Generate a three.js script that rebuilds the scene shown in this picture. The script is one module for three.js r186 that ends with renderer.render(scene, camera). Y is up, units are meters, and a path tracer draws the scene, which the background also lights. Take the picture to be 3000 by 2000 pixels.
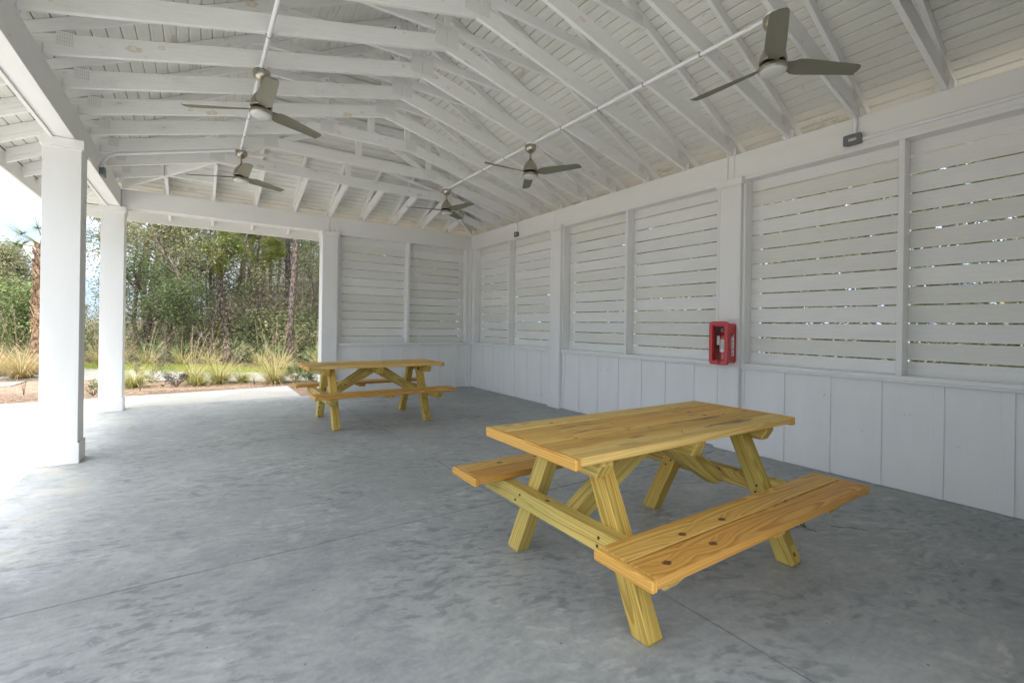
import * as THREE from 'three';
import { ImprovedNoise } from 'three/addons/math/ImprovedNoise.js';
import { mergeGeometries } from 'three/addons/utils/BufferGeometryUtils.js';

// ---------------------------------------------------------------- camera, sky, sun, exposure
const scene = new THREE.Scene();
const camera = new THREE.PerspectiveCamera(72.43, 3000 / 2000, 0.05, 600);
camera.position.set(-5.016, 1.37, 9.1);
camera.rotation.set(-0.0002, -0.5928, 0.0148, 'YXZ');
camera.setViewOffset(3000, 2000, 0, 47.2, 3000, 2000);

const renderer = new THREE.WebGLRenderer({ antialias: true });
renderer.toneMapping = THREE.LinearToneMapping;
renderer.toneMappingExposure = 2.95;
renderer.shadowMap.enabled = true;

const perlin = new ImprovedNoise();
const noise = (x, y = 0, z = 0) => perlin.noise(x + 137.3, y + 71.7, z + 33.1);
function fbm(x, y, z = 0, oct = 4) { let a = 0.5, s = 0; for (let i = 0; i < oct; i++) { s += a * noise(x, y, z + i * 7.3); x *= 2.03; y *= 2.03; a *= 0.5; } return s; }
const clamp = (v, a = 0, b = 1) => Math.min(b, Math.max(a, v));
const smooth = (a, b, v) => { const t = clamp((v - a) / (b - a)); return t * t * (3 - 2 * t); };
const mix = (a, b, t) => a + (b - a) * t;
function rng(seed) { let a = seed >>> 0; return () => { a = (a + 0x6D2B79F5) >>> 0; let t = a; t = Math.imul(t ^ (t >>> 15), t | 1); t ^= t + Math.imul(t ^ (t >>> 7), t | 61); return ((t ^ (t >>> 14)) >>> 0) / 4294967296; }; }

{ // bright overcast sky: layered cloud, brighter overhead than near the horizon
  const w = 1024, h = 512, data = new Float32Array(w * h * 4);
  for (let j = 0; j < h; j++) {
    const el = ((j + 0.5) / h - 0.5) * Math.PI, sy = Math.sin(el), cy = Math.cos(el);
    for (let i = 0; i < w; i++) {
      const az = ((i + 0.5) / w - 0.5) * 2 * Math.PI, k = (j * w + i) * 4;
      let r, g, b;
      if (sy > 0) {
        const px = Math.cos(az) * cy / (sy + 0.16), pz = Math.sin(az) * cy / (sy + 0.16);
        const c = fbm(px * 0.42 + 3, pz * 1.05, 1, 5), c2 = fbm(px * 1.3, pz * 2.6 + 9, 5, 4);
        const cover = smooth(-0.22, 0.28, c + 0.35 * c2);
        const lum = (0.5 + 1.42 * sy) / 1.86;
        const hi = smooth(0.25, 0.75, sy);
        r = lum * mix(mix(0.62, 0.86, cover), 1.0, hi); g = lum * mix(mix(0.78, 0.94, cover), 1.0, hi); b = lum * mix(mix(1.04, 1.06, cover), 1.02, hi);
      } else { r = 0.16; g = 0.16; b = 0.15; }
      data[k] = 1.5 * r; data[k + 1] = 1.5 * g; data[k + 2] = 1.5 * b; data[k + 3] = 1;
    }
  }
  const t = new THREE.DataTexture(data, w, h, THREE.RGBAFormat, THREE.FloatType);
  t.mapping = THREE.EquirectangularReflectionMapping; t.magFilter = t.minFilter = THREE.LinearFilter; t.needsUpdate = true;
  scene.background = t; scene.environment = t;
}
const sun = new THREE.DirectionalLight(new THREE.Color(1, 0.97, 0.92), 1.5);
sun.position.set(-10, 28, 15); sun.target.position.set(-3, 0, 4); scene.add(sun, sun.target);
sun.castShadow = true; sun.shadow.radius = 32; sun.shadow.mapSize.set(2048, 2048);
Object.assign(sun.shadow.camera, { left: -25, right: 25, top: 25, bottom: -25, near: 1, far: 80 });

// ---------------------------------------------------------------- textures
const bytes = (w, h, fn, srgb = true, rx = 1, ry = 1, mirror = true) => {
  const d = new Uint8Array(w * h * 4);
  for (let j = 0; j < h; j++) for (let i = 0; i < w; i++) { const c = fn((i + 0.5) / w, (j + 0.5) / h), k = (j * w + i) * 4; d[k] = clamp(c[0], 0, 255); d[k + 1] = clamp(c[1], 0, 255); d[k + 2] = clamp(c[2], 0, 255); d[k + 3] = 255; }
  const t = new THREE.DataTexture(d, w, h, THREE.RGBAFormat, THREE.UnsignedByteType);
  t.magFilter = THREE.LinearFilter; t.minFilter = THREE.LinearMipmapLinearFilter; t.generateMipmaps = true;
  t.wrapS = t.wrapT = mirror ? THREE.MirroredRepeatWrapping : THREE.RepeatWrapping;
  t.repeat.set(rx, ry); if (srgb) t.colorSpace = THREE.SRGBColorSpace; t.needsUpdate = true; return t;
};
// white paint over sawn pine; tile 2 m along the grain by 1 m across
function paintPixel(x, y, seed, knots, dirt, grain = 1) {
  const X = x * 2, Y = y;
  let v = 239 + 7 * fbm(X * 1.3, Y * 5, seed, 3) + grain * (5 * noise(X * 5, Y * 90, seed) + 4 * noise(X * 26, Y * 300, seed + 2));
  let r = v, g = v, b = v - 2.5;
  const scuff = smooth(0.44, 0.6, fbm(X * 7, Y * 16, seed + 9, 3) + 0.25 * noise(X * 60, Y * 60, seed)); r -= 26 * scuff; g -= 28 * scuff; b -= 30 * scuff;
  if (dirt) { const d = smooth(0.16, 0.5, fbm(X * 2.6, Y * 6, seed + 4, 4) + 0.35 * fbm(X * 38, Y * 70, seed + 8, 2)) * dirt; r -= 42 * d; g -= 48 * d; b -= 62 * d; }
  for (const k of knots) {
    const dx = (X - k[0]) / k[3], dy = Y - k[1], q = Math.hypot(dx, dy) / k[2] + 0.55 * noise(X * 40, Y * 60, k[0] * 9);
    const ring = smooth(1.1, 0.85, q) * (0.35 + 0.65 * smooth(0.35, 0.9, q)); r = mix(r, 196, 0.42 * ring); g = mix(g, 163, 0.42 * ring); b = mix(b, 122, 0.42 * ring);
  }
  return [r, g, b];
}
const R0 = rng(11), knotList = [];
for (let i = 0; i < 17; i++) knotList.push([R0() * 2, R0(), 0.006 + 0.013 * R0() * R0() + (i % 3 ? 0 : 0.008), 1 + 1.4 * R0()]);
const paintTex = bytes(1024, 512, (x, y) => paintPixel(x, y, 2, [], 0), true, 0.5, 1);
const smoothTex = bytes(1024, 512, (x, y) => paintPixel(x, y, 3, [], 0, 0.3), true, 0.5, 1);
const knotTex = bytes(1024, 512, (x, y) => paintPixel(x, y, 5, knotList, 0.22), true, 0.5, 1);
const deckTex = bytes(1024, 512, (x, y) => paintPixel(x, y, 8, [], 0.75), true, 0.5, 1);
const grainBump = bytes(1024, 512, (x, y) => { const X = x * 2, v = 128 + 60 * noise(X * 4, y * 120, 3) + 50 * noise(X * 14, y * 300, 6) + 40 * fbm(X * 3, y * 9, 1, 3); return [v, v, v]; }, false, 0.5, 1);
// yellow pine: growth rings cut lengthwise; tile 2 m by 0.48 m, three boards across
function woodTex(seed, pale, late, green, stain) {
  const R = rng(seed), strips = [0, 1, 2].map(() => ({ cy: (R() - 0.5) * 0.07, z: 0.025 + 0.05 * R(), w: 0.0085 + 0.0055 * R(), tone: (R() - 0.5) * 0.1, knots: Array.from({ length: 2 }, () => [R() * 2, (R() - 0.5) * 0.12, 0.009 + 0.011 * R()]) }));
  return bytes(2048, 512, (fx, fy) => {
    const x = fx * 2, y = fy * 0.48, s = Math.min(2, Math.floor(y / 0.16)), o = strips[s], yy = y - (s + 0.5) * 0.16;
    const cy = o.cy + 0.035 * noise(x * 0.9, s * 10.1, seed), zc = o.z + 0.045 * noise(x * 0.75 + 5, s * 7.3, seed);
    let r = Math.hypot(yy - cy, zc) + 0.006 * noise(x * 2.2, yy * 14, s + seed) + 0.0016 * noise(x * 7, yy * 90, s), core = 0;
    for (const k of o.knots) { const q = ((x - k[0]) / 2.4) ** 2 + (yy - k[1]) ** 2, e = Math.exp(-q / (2 * (k[2] * 1.7) ** 2)); r += 0.022 * e; const q2 = Math.hypot((x - k[0]) / 1.3, yy - k[1]) / k[2] + 0.25 * noise(x * 90, yy * 90, s); core = Math.max(core, smooth(0.95, 0.55, q2)); }
    const ring = r / o.w + 1.2 * noise(r * 60, s * 5.5, seed), f = ring - Math.floor(ring), band = smooth(0.25, 0.86, f) * smooth(1.0, 0.92, f) * (0.65 + 0.5 * noise(Math.floor(ring) * 0.7, s * 3.1, seed));
    const st = clamp(0.68 * band + 0.1 * noise(x * 4, yy * 380, s) + 0.07 * noise(x * 18, yy * 700, s + 3) + o.tone + 0.15 * fbm(x * 1.1, yy * 7, s * 5 + seed, 3) + 0.1);
    const c = [0, 1, 2].map((i) => mix(pale[i], late[i], st));
    const gr = green * smooth(-0.2, 0.35, fbm(x * 1.4, yy * 5, seed + 20 + s * 3, 3)); c[0] = mix(c[0], 150, 0.35 * gr); c[1] = mix(c[1], 148, 0.3 * gr); c[2] = mix(c[2], 86, 0.3 * gr);
    if (stain) { const d = stain * smooth(0.12, 0.34, fbm(x * 2.6, yy * 15, seed + 41 + s * 4, 4)); for (let i = 0; i < 3; i++) c[i] = mix(c[i], [88, 76, 64][i], 0.62 * d); }
    for (let i = 0; i < 3; i++) c[i] = mix(c[i], [66, 40, 24][i], 0.7 * core);
    return c;
  }, true, 0.5, 1 / 0.48);
}
const topTex = woodTex(21, [231, 200, 124], [186, 138, 60], 0.2, 1.0);
const benchTex = woodTex(37, [226, 188, 108], [172, 118, 44], 0.08, 0.12);
const treatTex = woodTex(53, [220, 196, 110], [152, 118, 46], 0.8, 0.12);
// trowelled grey concrete over the whole floor (6.7 m by 9.9 m)
const FX0 = -6.36, FZ0 = -0.35, FW = 6.8, FD = 9.9;
const floorTex = bytes(2048, 2048, (fx, fy) => {
  const X = FX0 + fx * FW, Z = FZ0 + fy * FD, wx = 0.14 * fbm(X * 2.1, Z * 2.1, 31, 2), wz = 0.14 * fbm(X * 2.1, Z * 2.1, 37, 2), a = 0.97 * X + 0.24 * Z + wx, b = -0.24 * X + 0.97 * Z + wz;
  const grit = 0.5 * noise(X * 44, Z * 44, 9) + 0.4 * noise(X * 98, Z * 98, 4);
  let t = 0.6 + 0.2 * fbm(X * 0.45, Z * 0.45, 1, 3) + 0.17 * fbm(a * 2, b * 2.9, 2, 4) + 0.16 * fbm(a * 6, b * 9, 3, 4) + 0.16 * fbm(a * 19, b * 30, 5, 3) + 0.1 * grit;
  const m1 = smooth(-0.2, 0.22, fbm(X * 1.3 + 4, Z * 1.3, 11, 3)), dark = smooth(0.0, 0.26, fbm(a * 9, b * 19, 12, 4) + 0.3 * fbm(a * 30, b * 50, 13, 2)); t -= 0.21 * dark * (0.15 + 0.85 * m1);
  const m2 = smooth(-0.15, 0.25, fbm(X * 1.1 + 9, Z * 1.1, 15, 3)), lite = smooth(0.04, 0.3, fbm(a * 8 + 5, b * 20, 16, 4) + 0.3 * fbm(a * 34, b * 60, 19, 2)); t += 0.17 * lite * (0.15 + 0.85 * m2);
  t = clamp(t);
  const c = [mix(94, 206, t), mix(101, 208, t), mix(105, 206, t)];
  const cream = smooth(0.3, 0.46, fbm(a * 4.1 + 8, b * 10, 6, 5)) * m2; for (let i = 0; i < 3; i++) c[i] = mix(c[i], [202, 196, 178][i], 0.35 * cream);
  const edge = Math.min(X + 6.25, Z + 0.26), ed = smooth(0.1, 0.32, 0.2 - 0.4 * edge + 0.9 * fbm(X * 3.4, Z * 3.4, 17, 5)) * smooth(0.9, 0.3, edge); for (let i = 0; i < 3; i++) c[i] = mix(c[i], [190, 186, 172][i], 0.5 * ed);
  const jd = Math.min(Math.abs(Z - 6.05), Math.abs(Z - 3.03), Math.abs(X + 3.01)), jm = smooth(0.011, 0.004, jd + 0.006 * noise(X * 30, Z * 30, 41)) * clamp(0.55 + 0.9 * fbm(X * 3, Z * 3, 43, 3)); for (let i = 0; i < 3; i++) c[i] = mix(c[i], [96, 88, 80][i], 0.4 * jm);
  if (noise(X * 95, Z * 95, 21) > 0.7) for (let i = 0; i < 3; i++) c[i] = mix(c[i], 226, 0.5);
  if (noise(X * 37, Z * 37, 27) > 0.72) for (let i = 0; i < 3; i++) c[i] *= 0.7;
  return c;
}, true, 1, 1, false);
const concreteBump = bytes(512, 512, (x, y) => { const v = 128 + 70 * fbm(x * 8, y * 14, 2, 4) + 60 * noise(x * 90, y * 90, 5); return [v, v, v]; }, false, 6, 6);
const apronTex = bytes(1024, 1024, (x, y) => { const p = smooth(0.25, 0.5, fbm(x * 24, y * 40, 3, 3)), v = 190 + 18 * fbm(x * 5, y * 5, 1, 4) + 14 * noise(x * 120, y * 120, 2) - 46 * p; return [v, v - 2, v - 9]; }, true, 1 / 3, 1 / 3);
const strawTex = bytes(1024, 1024, (x, y) => {
  let m = 0; for (let i = 0; i < 3; i++) { const an = i * 1.05 + 1.2 * noise(x * 5, y * 5, i * 3), u = x * Math.cos(an) + y * Math.sin(an), v = -x * Math.sin(an) + y * Math.cos(an); m = Math.max(m, noise(u * 14, v * 130, i * 5)); }
  const t = clamp(0.35 + 0.75 * m + 0.35 * fbm(x * 4, y * 4, 9, 3)); return [mix(92, 190, t), mix(72, 162, t), mix(60, 138, t)];
}, true, 0.5, 0.5);
const barkTex = (seed, a, b, lich) => bytes(256, 512, (x, y) => { const n = fbm(x * 9, y * 14, seed, 4) + 0.4 * noise(x * 30, y * 12, seed), t = smooth(-0.28, 0.3, n), l = lich * smooth(0.05, 0.3, fbm(x * 5, y * 9, seed + 6, 4)); return [0, 1, 2].map((i) => mix(mix(a[i], b[i], t), [168, 170, 156][i], l)); }, true, 1, 1);
const soilTex = bytes(512, 512, (x, y) => { const t = clamp(0.5 + 0.9 * fbm(x * 9, y * 9, 2, 5)), g = smooth(0, 0.3, fbm(x * 3, y * 3, 7, 3)); return [mix(mix(66, 108, t), mix(72, 100, t), g), mix(mix(52, 84, t), mix(84, 112, t), g), mix(mix(36, 58, t), mix(38, 52, t), g)]; }, true, 0.25, 0.25);

// ---------------------------------------------------------------- materials
const std = (o) => new THREE.MeshStandardMaterial(o);
const M = {
  paint: std({ map: paintTex, roughness: 0.55, bumpMap: grainBump, bumpScale: 0.0005 }),
  smoothPaint: std({ map: smoothTex, roughness: 0.5, bumpMap: grainBump, bumpScale: 0.00012 }),
  truss: std({ map: knotTex, roughness: 0.6, bumpMap: grainBump, bumpScale: 0.0008 }),
  deck: std({ map: deckTex, color: 0xf8f7f2, roughness: 0.65, bumpMap: grainBump, bumpScale: 0.001 }),
  top: std({ map: topTex, roughness: 0.6, bumpMap: grainBump, bumpScale: 0.0006 }),
  bench: std({ map: benchTex, roughness: 0.52, bumpMap: grainBump, bumpScale: 0.0006 }),
  treated: std({ map: treatTex, roughness: 0.65, bumpMap: grainBump, bumpScale: 0.0007 }),
  floor: std({ map: floorTex, roughness: 0.5, bumpMap: concreteBump, bumpScale: 0.0012 }),
  apron: std({ map: apronTex, roughness: 0.9, bumpMap: concreteBump, bumpScale: 0.003 }),
  path: std({ map: apronTex, color: 0xb9bab6, roughness: 0.9 }),
  straw: std({ map: strawTex, roughness: 1 }),
  soil: std({ map: soilTex, roughness: 1 }),
  dark: std({ color: 0x2b2a28, roughness: 0.9 }),
  shingle: std({ color: 0x4a4a4c, roughness: 0.95 }),
  metal: std({ color: 0xb2aca0, metalness: 1, roughness: 0.3 }),
  zinc: std({ color: 0xb9bcbd, metalness: 0.8, roughness: 0.42 }),
  pipe: std({ color: 0xf1f3f4, roughness: 0.4 }),
  blade: std({ color: 0x7d7c6c, roughness: 0.5 }),
  lens: std({ color: 0xd6d8d3, roughness: 0.35 }),
  grey: std({ color: 0x71777a, roughness: 0.5, metalness: 0.2 }),
  ivory: std({ color: 0xdedccb, roughness: 0.45 }),
  black: std({ color: 0x141414, roughness: 0.5 }),
  red: new THREE.MeshPhysicalMaterial({ color: 0xc2081c, roughness: 0.3, clearcoat: 0.5, clearcoatRoughness: 0.2 }),
  redSteel: new THREE.MeshPhysicalMaterial({ color: 0xb01a1c, roughness: 0.28, clearcoat: 0.7 }),
  chrome: std({ color: 0xc9cacb, metalness: 1, roughness: 0.2 }),
  pane: new THREE.MeshPhysicalMaterial({ color: 0xffffff, transmission: 1, thickness: 0, roughness: 0.03, ior: 1.2 }),
};

// ---------------------------------------------------------------- geometry helpers
const V = (x, y, z) => new THREE.Vector3(x, y, z);
let uvSeed = rng(5);
function solid(faces, g = V(1, 0, 0), worldUV) { // closed convex faces -> flat shaded geometry, uv in metres along the grain
  const centre = V(0, 0, 0); let cnt = 0; for (const f of faces) for (const p of f) { centre.add(p); cnt++; } centre.divideScalar(cnt);
  const pos = [], nor = [], uv = [], o0 = uvSeed() * 4, o1 = uvSeed() * 4, e1 = V(0, 0, 0), e2 = V(0, 0, 0), n = V(0, 0, 0), w = V(0, 0, 0), a = V(0, 0, 0);
  for (const f of faces) for (let i = 1; i < f.length - 1; i++) {
    let t = [f[0], f[i], f[i + 1]];
    n.crossVectors(e1.subVectors(t[1], t[0]), e2.subVectors(t[2], t[0])); if (n.lengthSq() < 1e-16) continue; n.normalize();
    if (n.dot(a.subVectors(t[0], centre)) < 0) { t = [t[0], t[2], t[1]]; n.negate(); }
    const end = Math.abs(n.dot(g)) > 0.9; w.crossVectors(n, end ? (Math.abs(n.y) > 0.5 ? V(1, 0, 0) : V(0, 1, 0)) : g).normalize();
    const gg = end ? a.crossVectors(w, n) : g;
    for (const p of t) { pos.push(p.x, p.y, p.z); nor.push(n.x, n.y, n.z); if (worldUV) uv.push(...worldUV(p)); else uv.push(p.dot(gg) + o0, p.dot(w) + o1); }
  }
  const q = new THREE.BufferGeometry();
  q.setAttribute('position', new THREE.Float32BufferAttribute(pos, 3)); q.setAttribute('normal', new THREE.Float32BufferAttribute(nor, 3)); q.setAttribute('uv', new THREE.Float32BufferAttribute(uv, 2));
  return q;
}
// box given by its two corners, all edges chamfered; 44 triangles
function cbox(x0, x1, y0, y1, z0, z1, c = 0.003, grain, worldUV) {
  const m = V((x0 + x1) / 2, (y0 + y1) / 2, (z0 + z1) / 2), h = V((x1 - x0) / 2, (y1 - y0) / 2, (z1 - z0) / 2);
  const P = (sx, sy, sz, ax) => V(m.x + sx * (h.x - (ax === 0 ? 0 : c)), m.y + sy * (h.y - (ax === 1 ? 0 : c)), m.z + sz * (h.z - (ax === 2 ? 0 : c)));
  const F = [], S2 = [-1, 1];
  for (const s of S2) { F.push([P(s, -1, -1, 0), P(s, 1, -1, 0), P(s, 1, 1, 0), P(s, -1, 1, 0)], [P(-1, s, -1, 1), P(1, s, -1, 1), P(1, s, 1, 1), P(-1, s, 1, 1)], [P(-1, -1, s, 2), P(1, -1, s, 2), P(1, 1, s, 2), P(-1, 1, s, 2)]); }
  for (const a of S2) for (const b of S2) {
    F.push([P(a, b, -1, 0), P(a, b, 1, 0), P(a, b, 1, 1), P(a, b, -1, 1)], [P(a, -1, b, 0), P(a, 1, b, 0), P(a, 1, b, 2), P(a, -1, b, 2)], [P(-1, a, b, 1), P(1, a, b, 1), P(1, a, b, 2), P(-1, a, b, 2)]);
    for (const d of S2) F.push([P(a, b, d, 0), P(a, b, d, 1), P(a, b, d, 2)]);
  }
  const L = [h.x, h.y, h.z], ax = grain ?? L.indexOf(Math.max(...L));
  return solid(F, V(ax === 0 ? 1 : 0, ax === 1 ? 1 : 0, ax === 2 ? 1 : 0), worldUV);
}
// convex outline [a, b] in a vertical plane, extruded to thickness d; put(a, b, t) places a point (t across the thickness)
function slab2(pts, d, put, g2 = [1, 0], c = 0.002) {
  let ar = 0; const n = pts.length; for (let i = 0; i < n; i++) { const p = pts[i], q = pts[(i + 1) % n]; ar += p[0] * q[1] - q[0] * p[1]; }
  if (ar < 0) pts = [...pts].reverse();
  const ins = pts.map((p, i) => {
    const a = pts[(i + n - 1) % n], b = pts[(i + 1) % n], d1 = [p[0] - a[0], p[1] - a[1]], d2 = [b[0] - p[0], b[1] - p[1]], l1 = Math.hypot(...d1), l2 = Math.hypot(...d2);
    const n1 = [-d1[1] / l1, d1[0] / l1], n2 = [-d2[1] / l2, d2[0] / l2], k = Math.max(0.35, 1 + n1[0] * n2[0] + n1[1] * n2[1]); return [p[0] + c * (n1[0] + n2[0]) / k, p[1] + c * (n1[1] + n2[1]) / k];
  });
  const h = d / 2, A = ins.map((p) => put(p[0], p[1], h)), B = pts.map((p) => put(p[0], p[1], h - c)), C = pts.map((p) => put(p[0], p[1], -h + c)), D = ins.map((p) => put(p[0], p[1], -h));
  const F = [A, D]; for (let i = 0; i < n; i++) { const j = (i + 1) % n; F.push([A[i], A[j], B[j], B[i]], [B[i], B[j], C[j], C[i]], [C[i], C[j], D[j], D[i]]); }
  const l = Math.hypot(...g2), g = put(g2[0] / l, g2[1] / l, 0).sub(put(0, 0, 0)); return solid(F, g);
}
const mesh = (name, geo, mat, parent) => { const m = new THREE.Mesh(geo, mat); m.name = name; m.castShadow = m.receiveShadow = true; parent.add(m); return m; };
const taken = {};
const numbered = (n) => { const k = taken[n] = (taken[n] ?? -1) + 1; return k ? `${n}_${String(k).padStart(3, '0')}` : n; };
function thing(name, label, category, group, x = 0, y = 0, z = 0, turn = 0) { const o = new THREE.Group(); o.name = numbered(name); o.position.set(x, y, z); o.rotation.y = turn; o.userData = { label, category }; if (group) o.userData.group = group; scene.add(o); return o; }
function part(name, parent, label) { const o = new THREE.Group(); o.name = name; if (label) o.userData.label = label; parent.add(o); return o; }
function struct(name, geo, mat, label, category) { const m = mesh(name, geo, mat, scene); m.userData = { kind: 'structure', label, category }; return m; }
const planarUV = (p) => [p.x, p.z];

// ---------------------------------------------------------------- ground, slab, apron, path
function sheet(outline, y0, y1) { const F = [outline.map(([x, z]) => V(x, y1, z)), outline.map(([x, z]) => V(x, y0, z))], n = outline.length; for (let i = 0; i < n; i++) { const [a, b] = outline[i], [c, d] = outline[(i + 1) % n]; F.push([V(a, y0, b), V(c, y0, d), V(c, y1, d), V(a, y1, b)]); } return solid(F, V(1, 0, 0), planarUV); }
{
  const g = new THREE.CircleGeometry(320, 64); g.rotateX(-Math.PI / 2); const p = g.attributes.position, uv = g.attributes.uv; for (let i = 0; i < p.count; i++) uv.setXY(i, p.getX(i), p.getZ(i)); g.translate(-3, -0.09, 4);
  struct('ground', g, M.soil, 'brown and green woodland ground around the pavilion', 'ground');
  struct('mulch_bed', sheet([[-26, -9.4], [-9, -9.4], [-2.4, -4.2], [1.2, -2.9], [3.2, -2.2], [3.2, -0.02], [-3.35, -0.3], [-3.35, -1.95], [-26, -0.9]], -0.2, -0.055), M.straw, 'brown pine straw bed behind the white concrete apron', 'mulch bed');
  const floor = new THREE.Group(); floor.name = 'concrete_floor'; floor.userData = { kind: 'structure', label: 'grey trowelled concrete pavilion floor with tooled joints', category: 'floor' }; scene.add(floor);
  const fuv = (p) => [(p.x - FX0) / FW, (p.z - FZ0) / FD], xs = [-6.25, -3.01, 0.3], zs = [-0.255, 3.03, 6.05, 9.42];
  mesh('slab_bed', cbox(-6.24, 0.29, -0.2, -0.0305, -0.24, 9.4, 0.001), M.dark, floor);
  for (let i = 0; i < 2; i++) for (let j = 0; j < 3; j++) mesh('slab', cbox(xs[i] + (i ? 0.003 : 0), xs[i + 1] - (i ? 0 : 0.003), -0.03, 0, zs[j] + (j ? 0.003 : 0), zs[j + 1] - (j < 2 ? 0.003 : 0), 0.0025, 0, fuv), M.floor, floor);
  const ap = new THREE.Group(); ap.name = 'concrete_apron'; ap.userData = { kind: 'structure', label: 'white broom finished concrete apron beside the grey floor', category: 'apron' }; scene.add(ap);
  const put = (o) => mesh('apron_slab', sheet(o, -0.2, -0.012), M.apron, ap);
  put([[-6.2, -0.262], [-3.4, -0.262], [-3.4, -1.95], [-6.2, -1.7]]); put([[-6.206, -1.7], [-6.206, -0.262], [-6.258, -0.262], [-6.258, 0.55], [-15.4, 0.55], [-15.4, -1.2]]);
  put([[-6.258, 0.556], [-6.258, 5.2], [-15.4, 5.2], [-15.4, 0.556]]); put([[-6.258, 5.206], [-6.258, 19.4], [-15.4, 19.4], [-15.4, 5.206]]); put([[-6.252, 9.43], [4.4, 9.43], [4.4, 19.4], [-6.252, 19.4]]);
  // path: a curving strip of concrete behind the planting
  const mid = [[-24, -3.6], [-15, -4.6], [-10.5, -5.25], [-8.2, -5.15]], fork = [[-13, -12.4], [-10, -9.2], [-7.4, -6.9], [-5.6, -5.7], [-3.8, -4.35], [-1.8, -3.5], [2.5, -2.3], [9, -0.4]];
  const strip = (name, pts, w, y, mat, label, cat) => {
    const cv = new THREE.CatmullRomCurve3(pts.map(([x, z]) => V(x, 0, z))), N = 48, pos = [], uv = [], idx = [];
    for (let i = 0; i <= N; i++) { const p = cv.getPoint(i / N), t = cv.getTangent(i / N), nx = -t.z, nz = t.x, ww = Array.isArray(w) ? mix(w[0], w[1], i / N) : w; for (const s of [-1, 1]) for (const yy of [y, y - 0.14]) { pos.push(p.x + s * nx * ww / 2, yy, p.z + s * nz * ww / 2); uv.push(p.x + s * nx * ww / 2, p.z + s * nz * ww / 2); } if (i) { const a = 4 * (i - 1), b = 4 * i; idx.push(a, a + 2, b, b, a + 2, b + 2, a, b, a + 1, b, b + 1, a + 1, a + 2, a + 3, b + 2, b + 2, a + 3, b + 3); } }
    const q = new THREE.BufferGeometry(); q.setAttribute('position', new THREE.Float32BufferAttribute(pos, 3)); q.setAttribute('uv', new THREE.Float32BufferAttribute(uv, 2)); q.setIndex(idx); const f = q.toNonIndexed(); f.computeVertexNormals(); return struct(name, f, mat, label, cat);
  };
  strip('footpath', fork, [3.0, 1.3], -0.035, M.path, 'pale concrete footpath curving behind the ornamental grasses', 'footpath');
  strip('side_path', mid, 0.95, -0.041, M.path, 'narrow pale side path crossing the mulch at far left', 'footpath');
}
// grass verge beyond the path
{
  const v = [[-15, -15.5], [-10.2, -11.6], [-7.0, -8.9], [-5.0, -7.1], [-3.4, -5.9], [-1.4, -4.9]], R = rng(77), blade = new THREE.BufferGeometry();
  blade.setAttribute('position', new THREE.Float32BufferAttribute([-0.004, 0, 0, 0.004, 0, 0, 0.012, 0.09, 0.015], 3)); blade.computeVertexNormals();
  const cv = new THREE.CatmullRomCurve3(v.map(([x, z]) => V(x, 0, z))), N = 15000, im = new THREE.InstancedMesh(blade, std({ color: 0xffffff, roughness: 0.8, side: THREE.DoubleSide }), N), m = new THREE.Matrix4(), q = new THREE.Quaternion(), c = new THREE.Color();
  for (let i = 0; i < N; i++) { const t = R(), p = cv.getPoint(t), tg = cv.getTangent(t), s = (R() - 0.5) * (1.9 - 0.7 * t); q.setFromAxisAngle(V(0, 1, 0), R() * 6.28); const k = 0.7 + R() * 1.1; m.compose(V(p.x - tg.z * s, -0.07, p.z + tg.x * s), q, V(2.2, k, 1)); im.setMatrixAt(i, m); const dry = R() < 0.3; c.setRGB(dry ? 0.36 : 0.2 + 0.12 * R(), dry ? 0.3 : 0.3 + 0.1 * R(), dry ? 0.12 : 0.05); im.setColorAt(i, c); }
  im.name = 'grass_verge'; im.userData = { kind: 'stuff', label: 'strip of mown green grass beyond the footpath', category: 'grass' }; im.castShadow = im.receiveShadow = true; scene.add(im);
  // loose pine straw on the bed
  const st = new THREE.BufferGeometry(); st.setAttribute('position', new THREE.Float32BufferAttribute([-0.07, 0, 0.0012, -0.07, 0, -0.0012, 0.02, 0.012, 0.0014, 0.02, 0.012, -0.0014, 0.08, 0.002, 0], 3)); st.setIndex([0, 2, 1, 1, 2, 3, 2, 4, 3]); const sg = st.toNonIndexed(); sg.computeVertexNormals();
  const N2 = 16000, is = new THREE.InstancedMesh(sg, std({ color: 0xffffff, roughness: 0.9, side: THREE.DoubleSide }), N2);
  for (let i = 0; i < N2; i++) { const x = -11 + R() * 9.2, z0 = -1.6 - (x > -6 ? (x + 6) * 0.09 : 0), z = z0 - R() * R() * 3.4; q.setFromEuler(new THREE.Euler((R() - 0.5) * 0.5, R() * 6.28, (R() - 0.5) * 0.3)); m.compose(V(x, -0.05 + R() * 0.012, z - 0.12), q, V(1, 1, 1.6)); is.setMatrixAt(i, m); const t = R(); c.setRGB(mix(0.2, 0.52, t), mix(0.13, 0.4, t), mix(0.085, 0.29, t)); is.setColorAt(i, c); }
  is.name = 'pine_straw'; is.userData = { kind: 'stuff', label: 'loose brown pine straw scattered over the mulch bed', category: 'pine straw' }; is.receiveShadow = true; scene.add(is);
}
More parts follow.
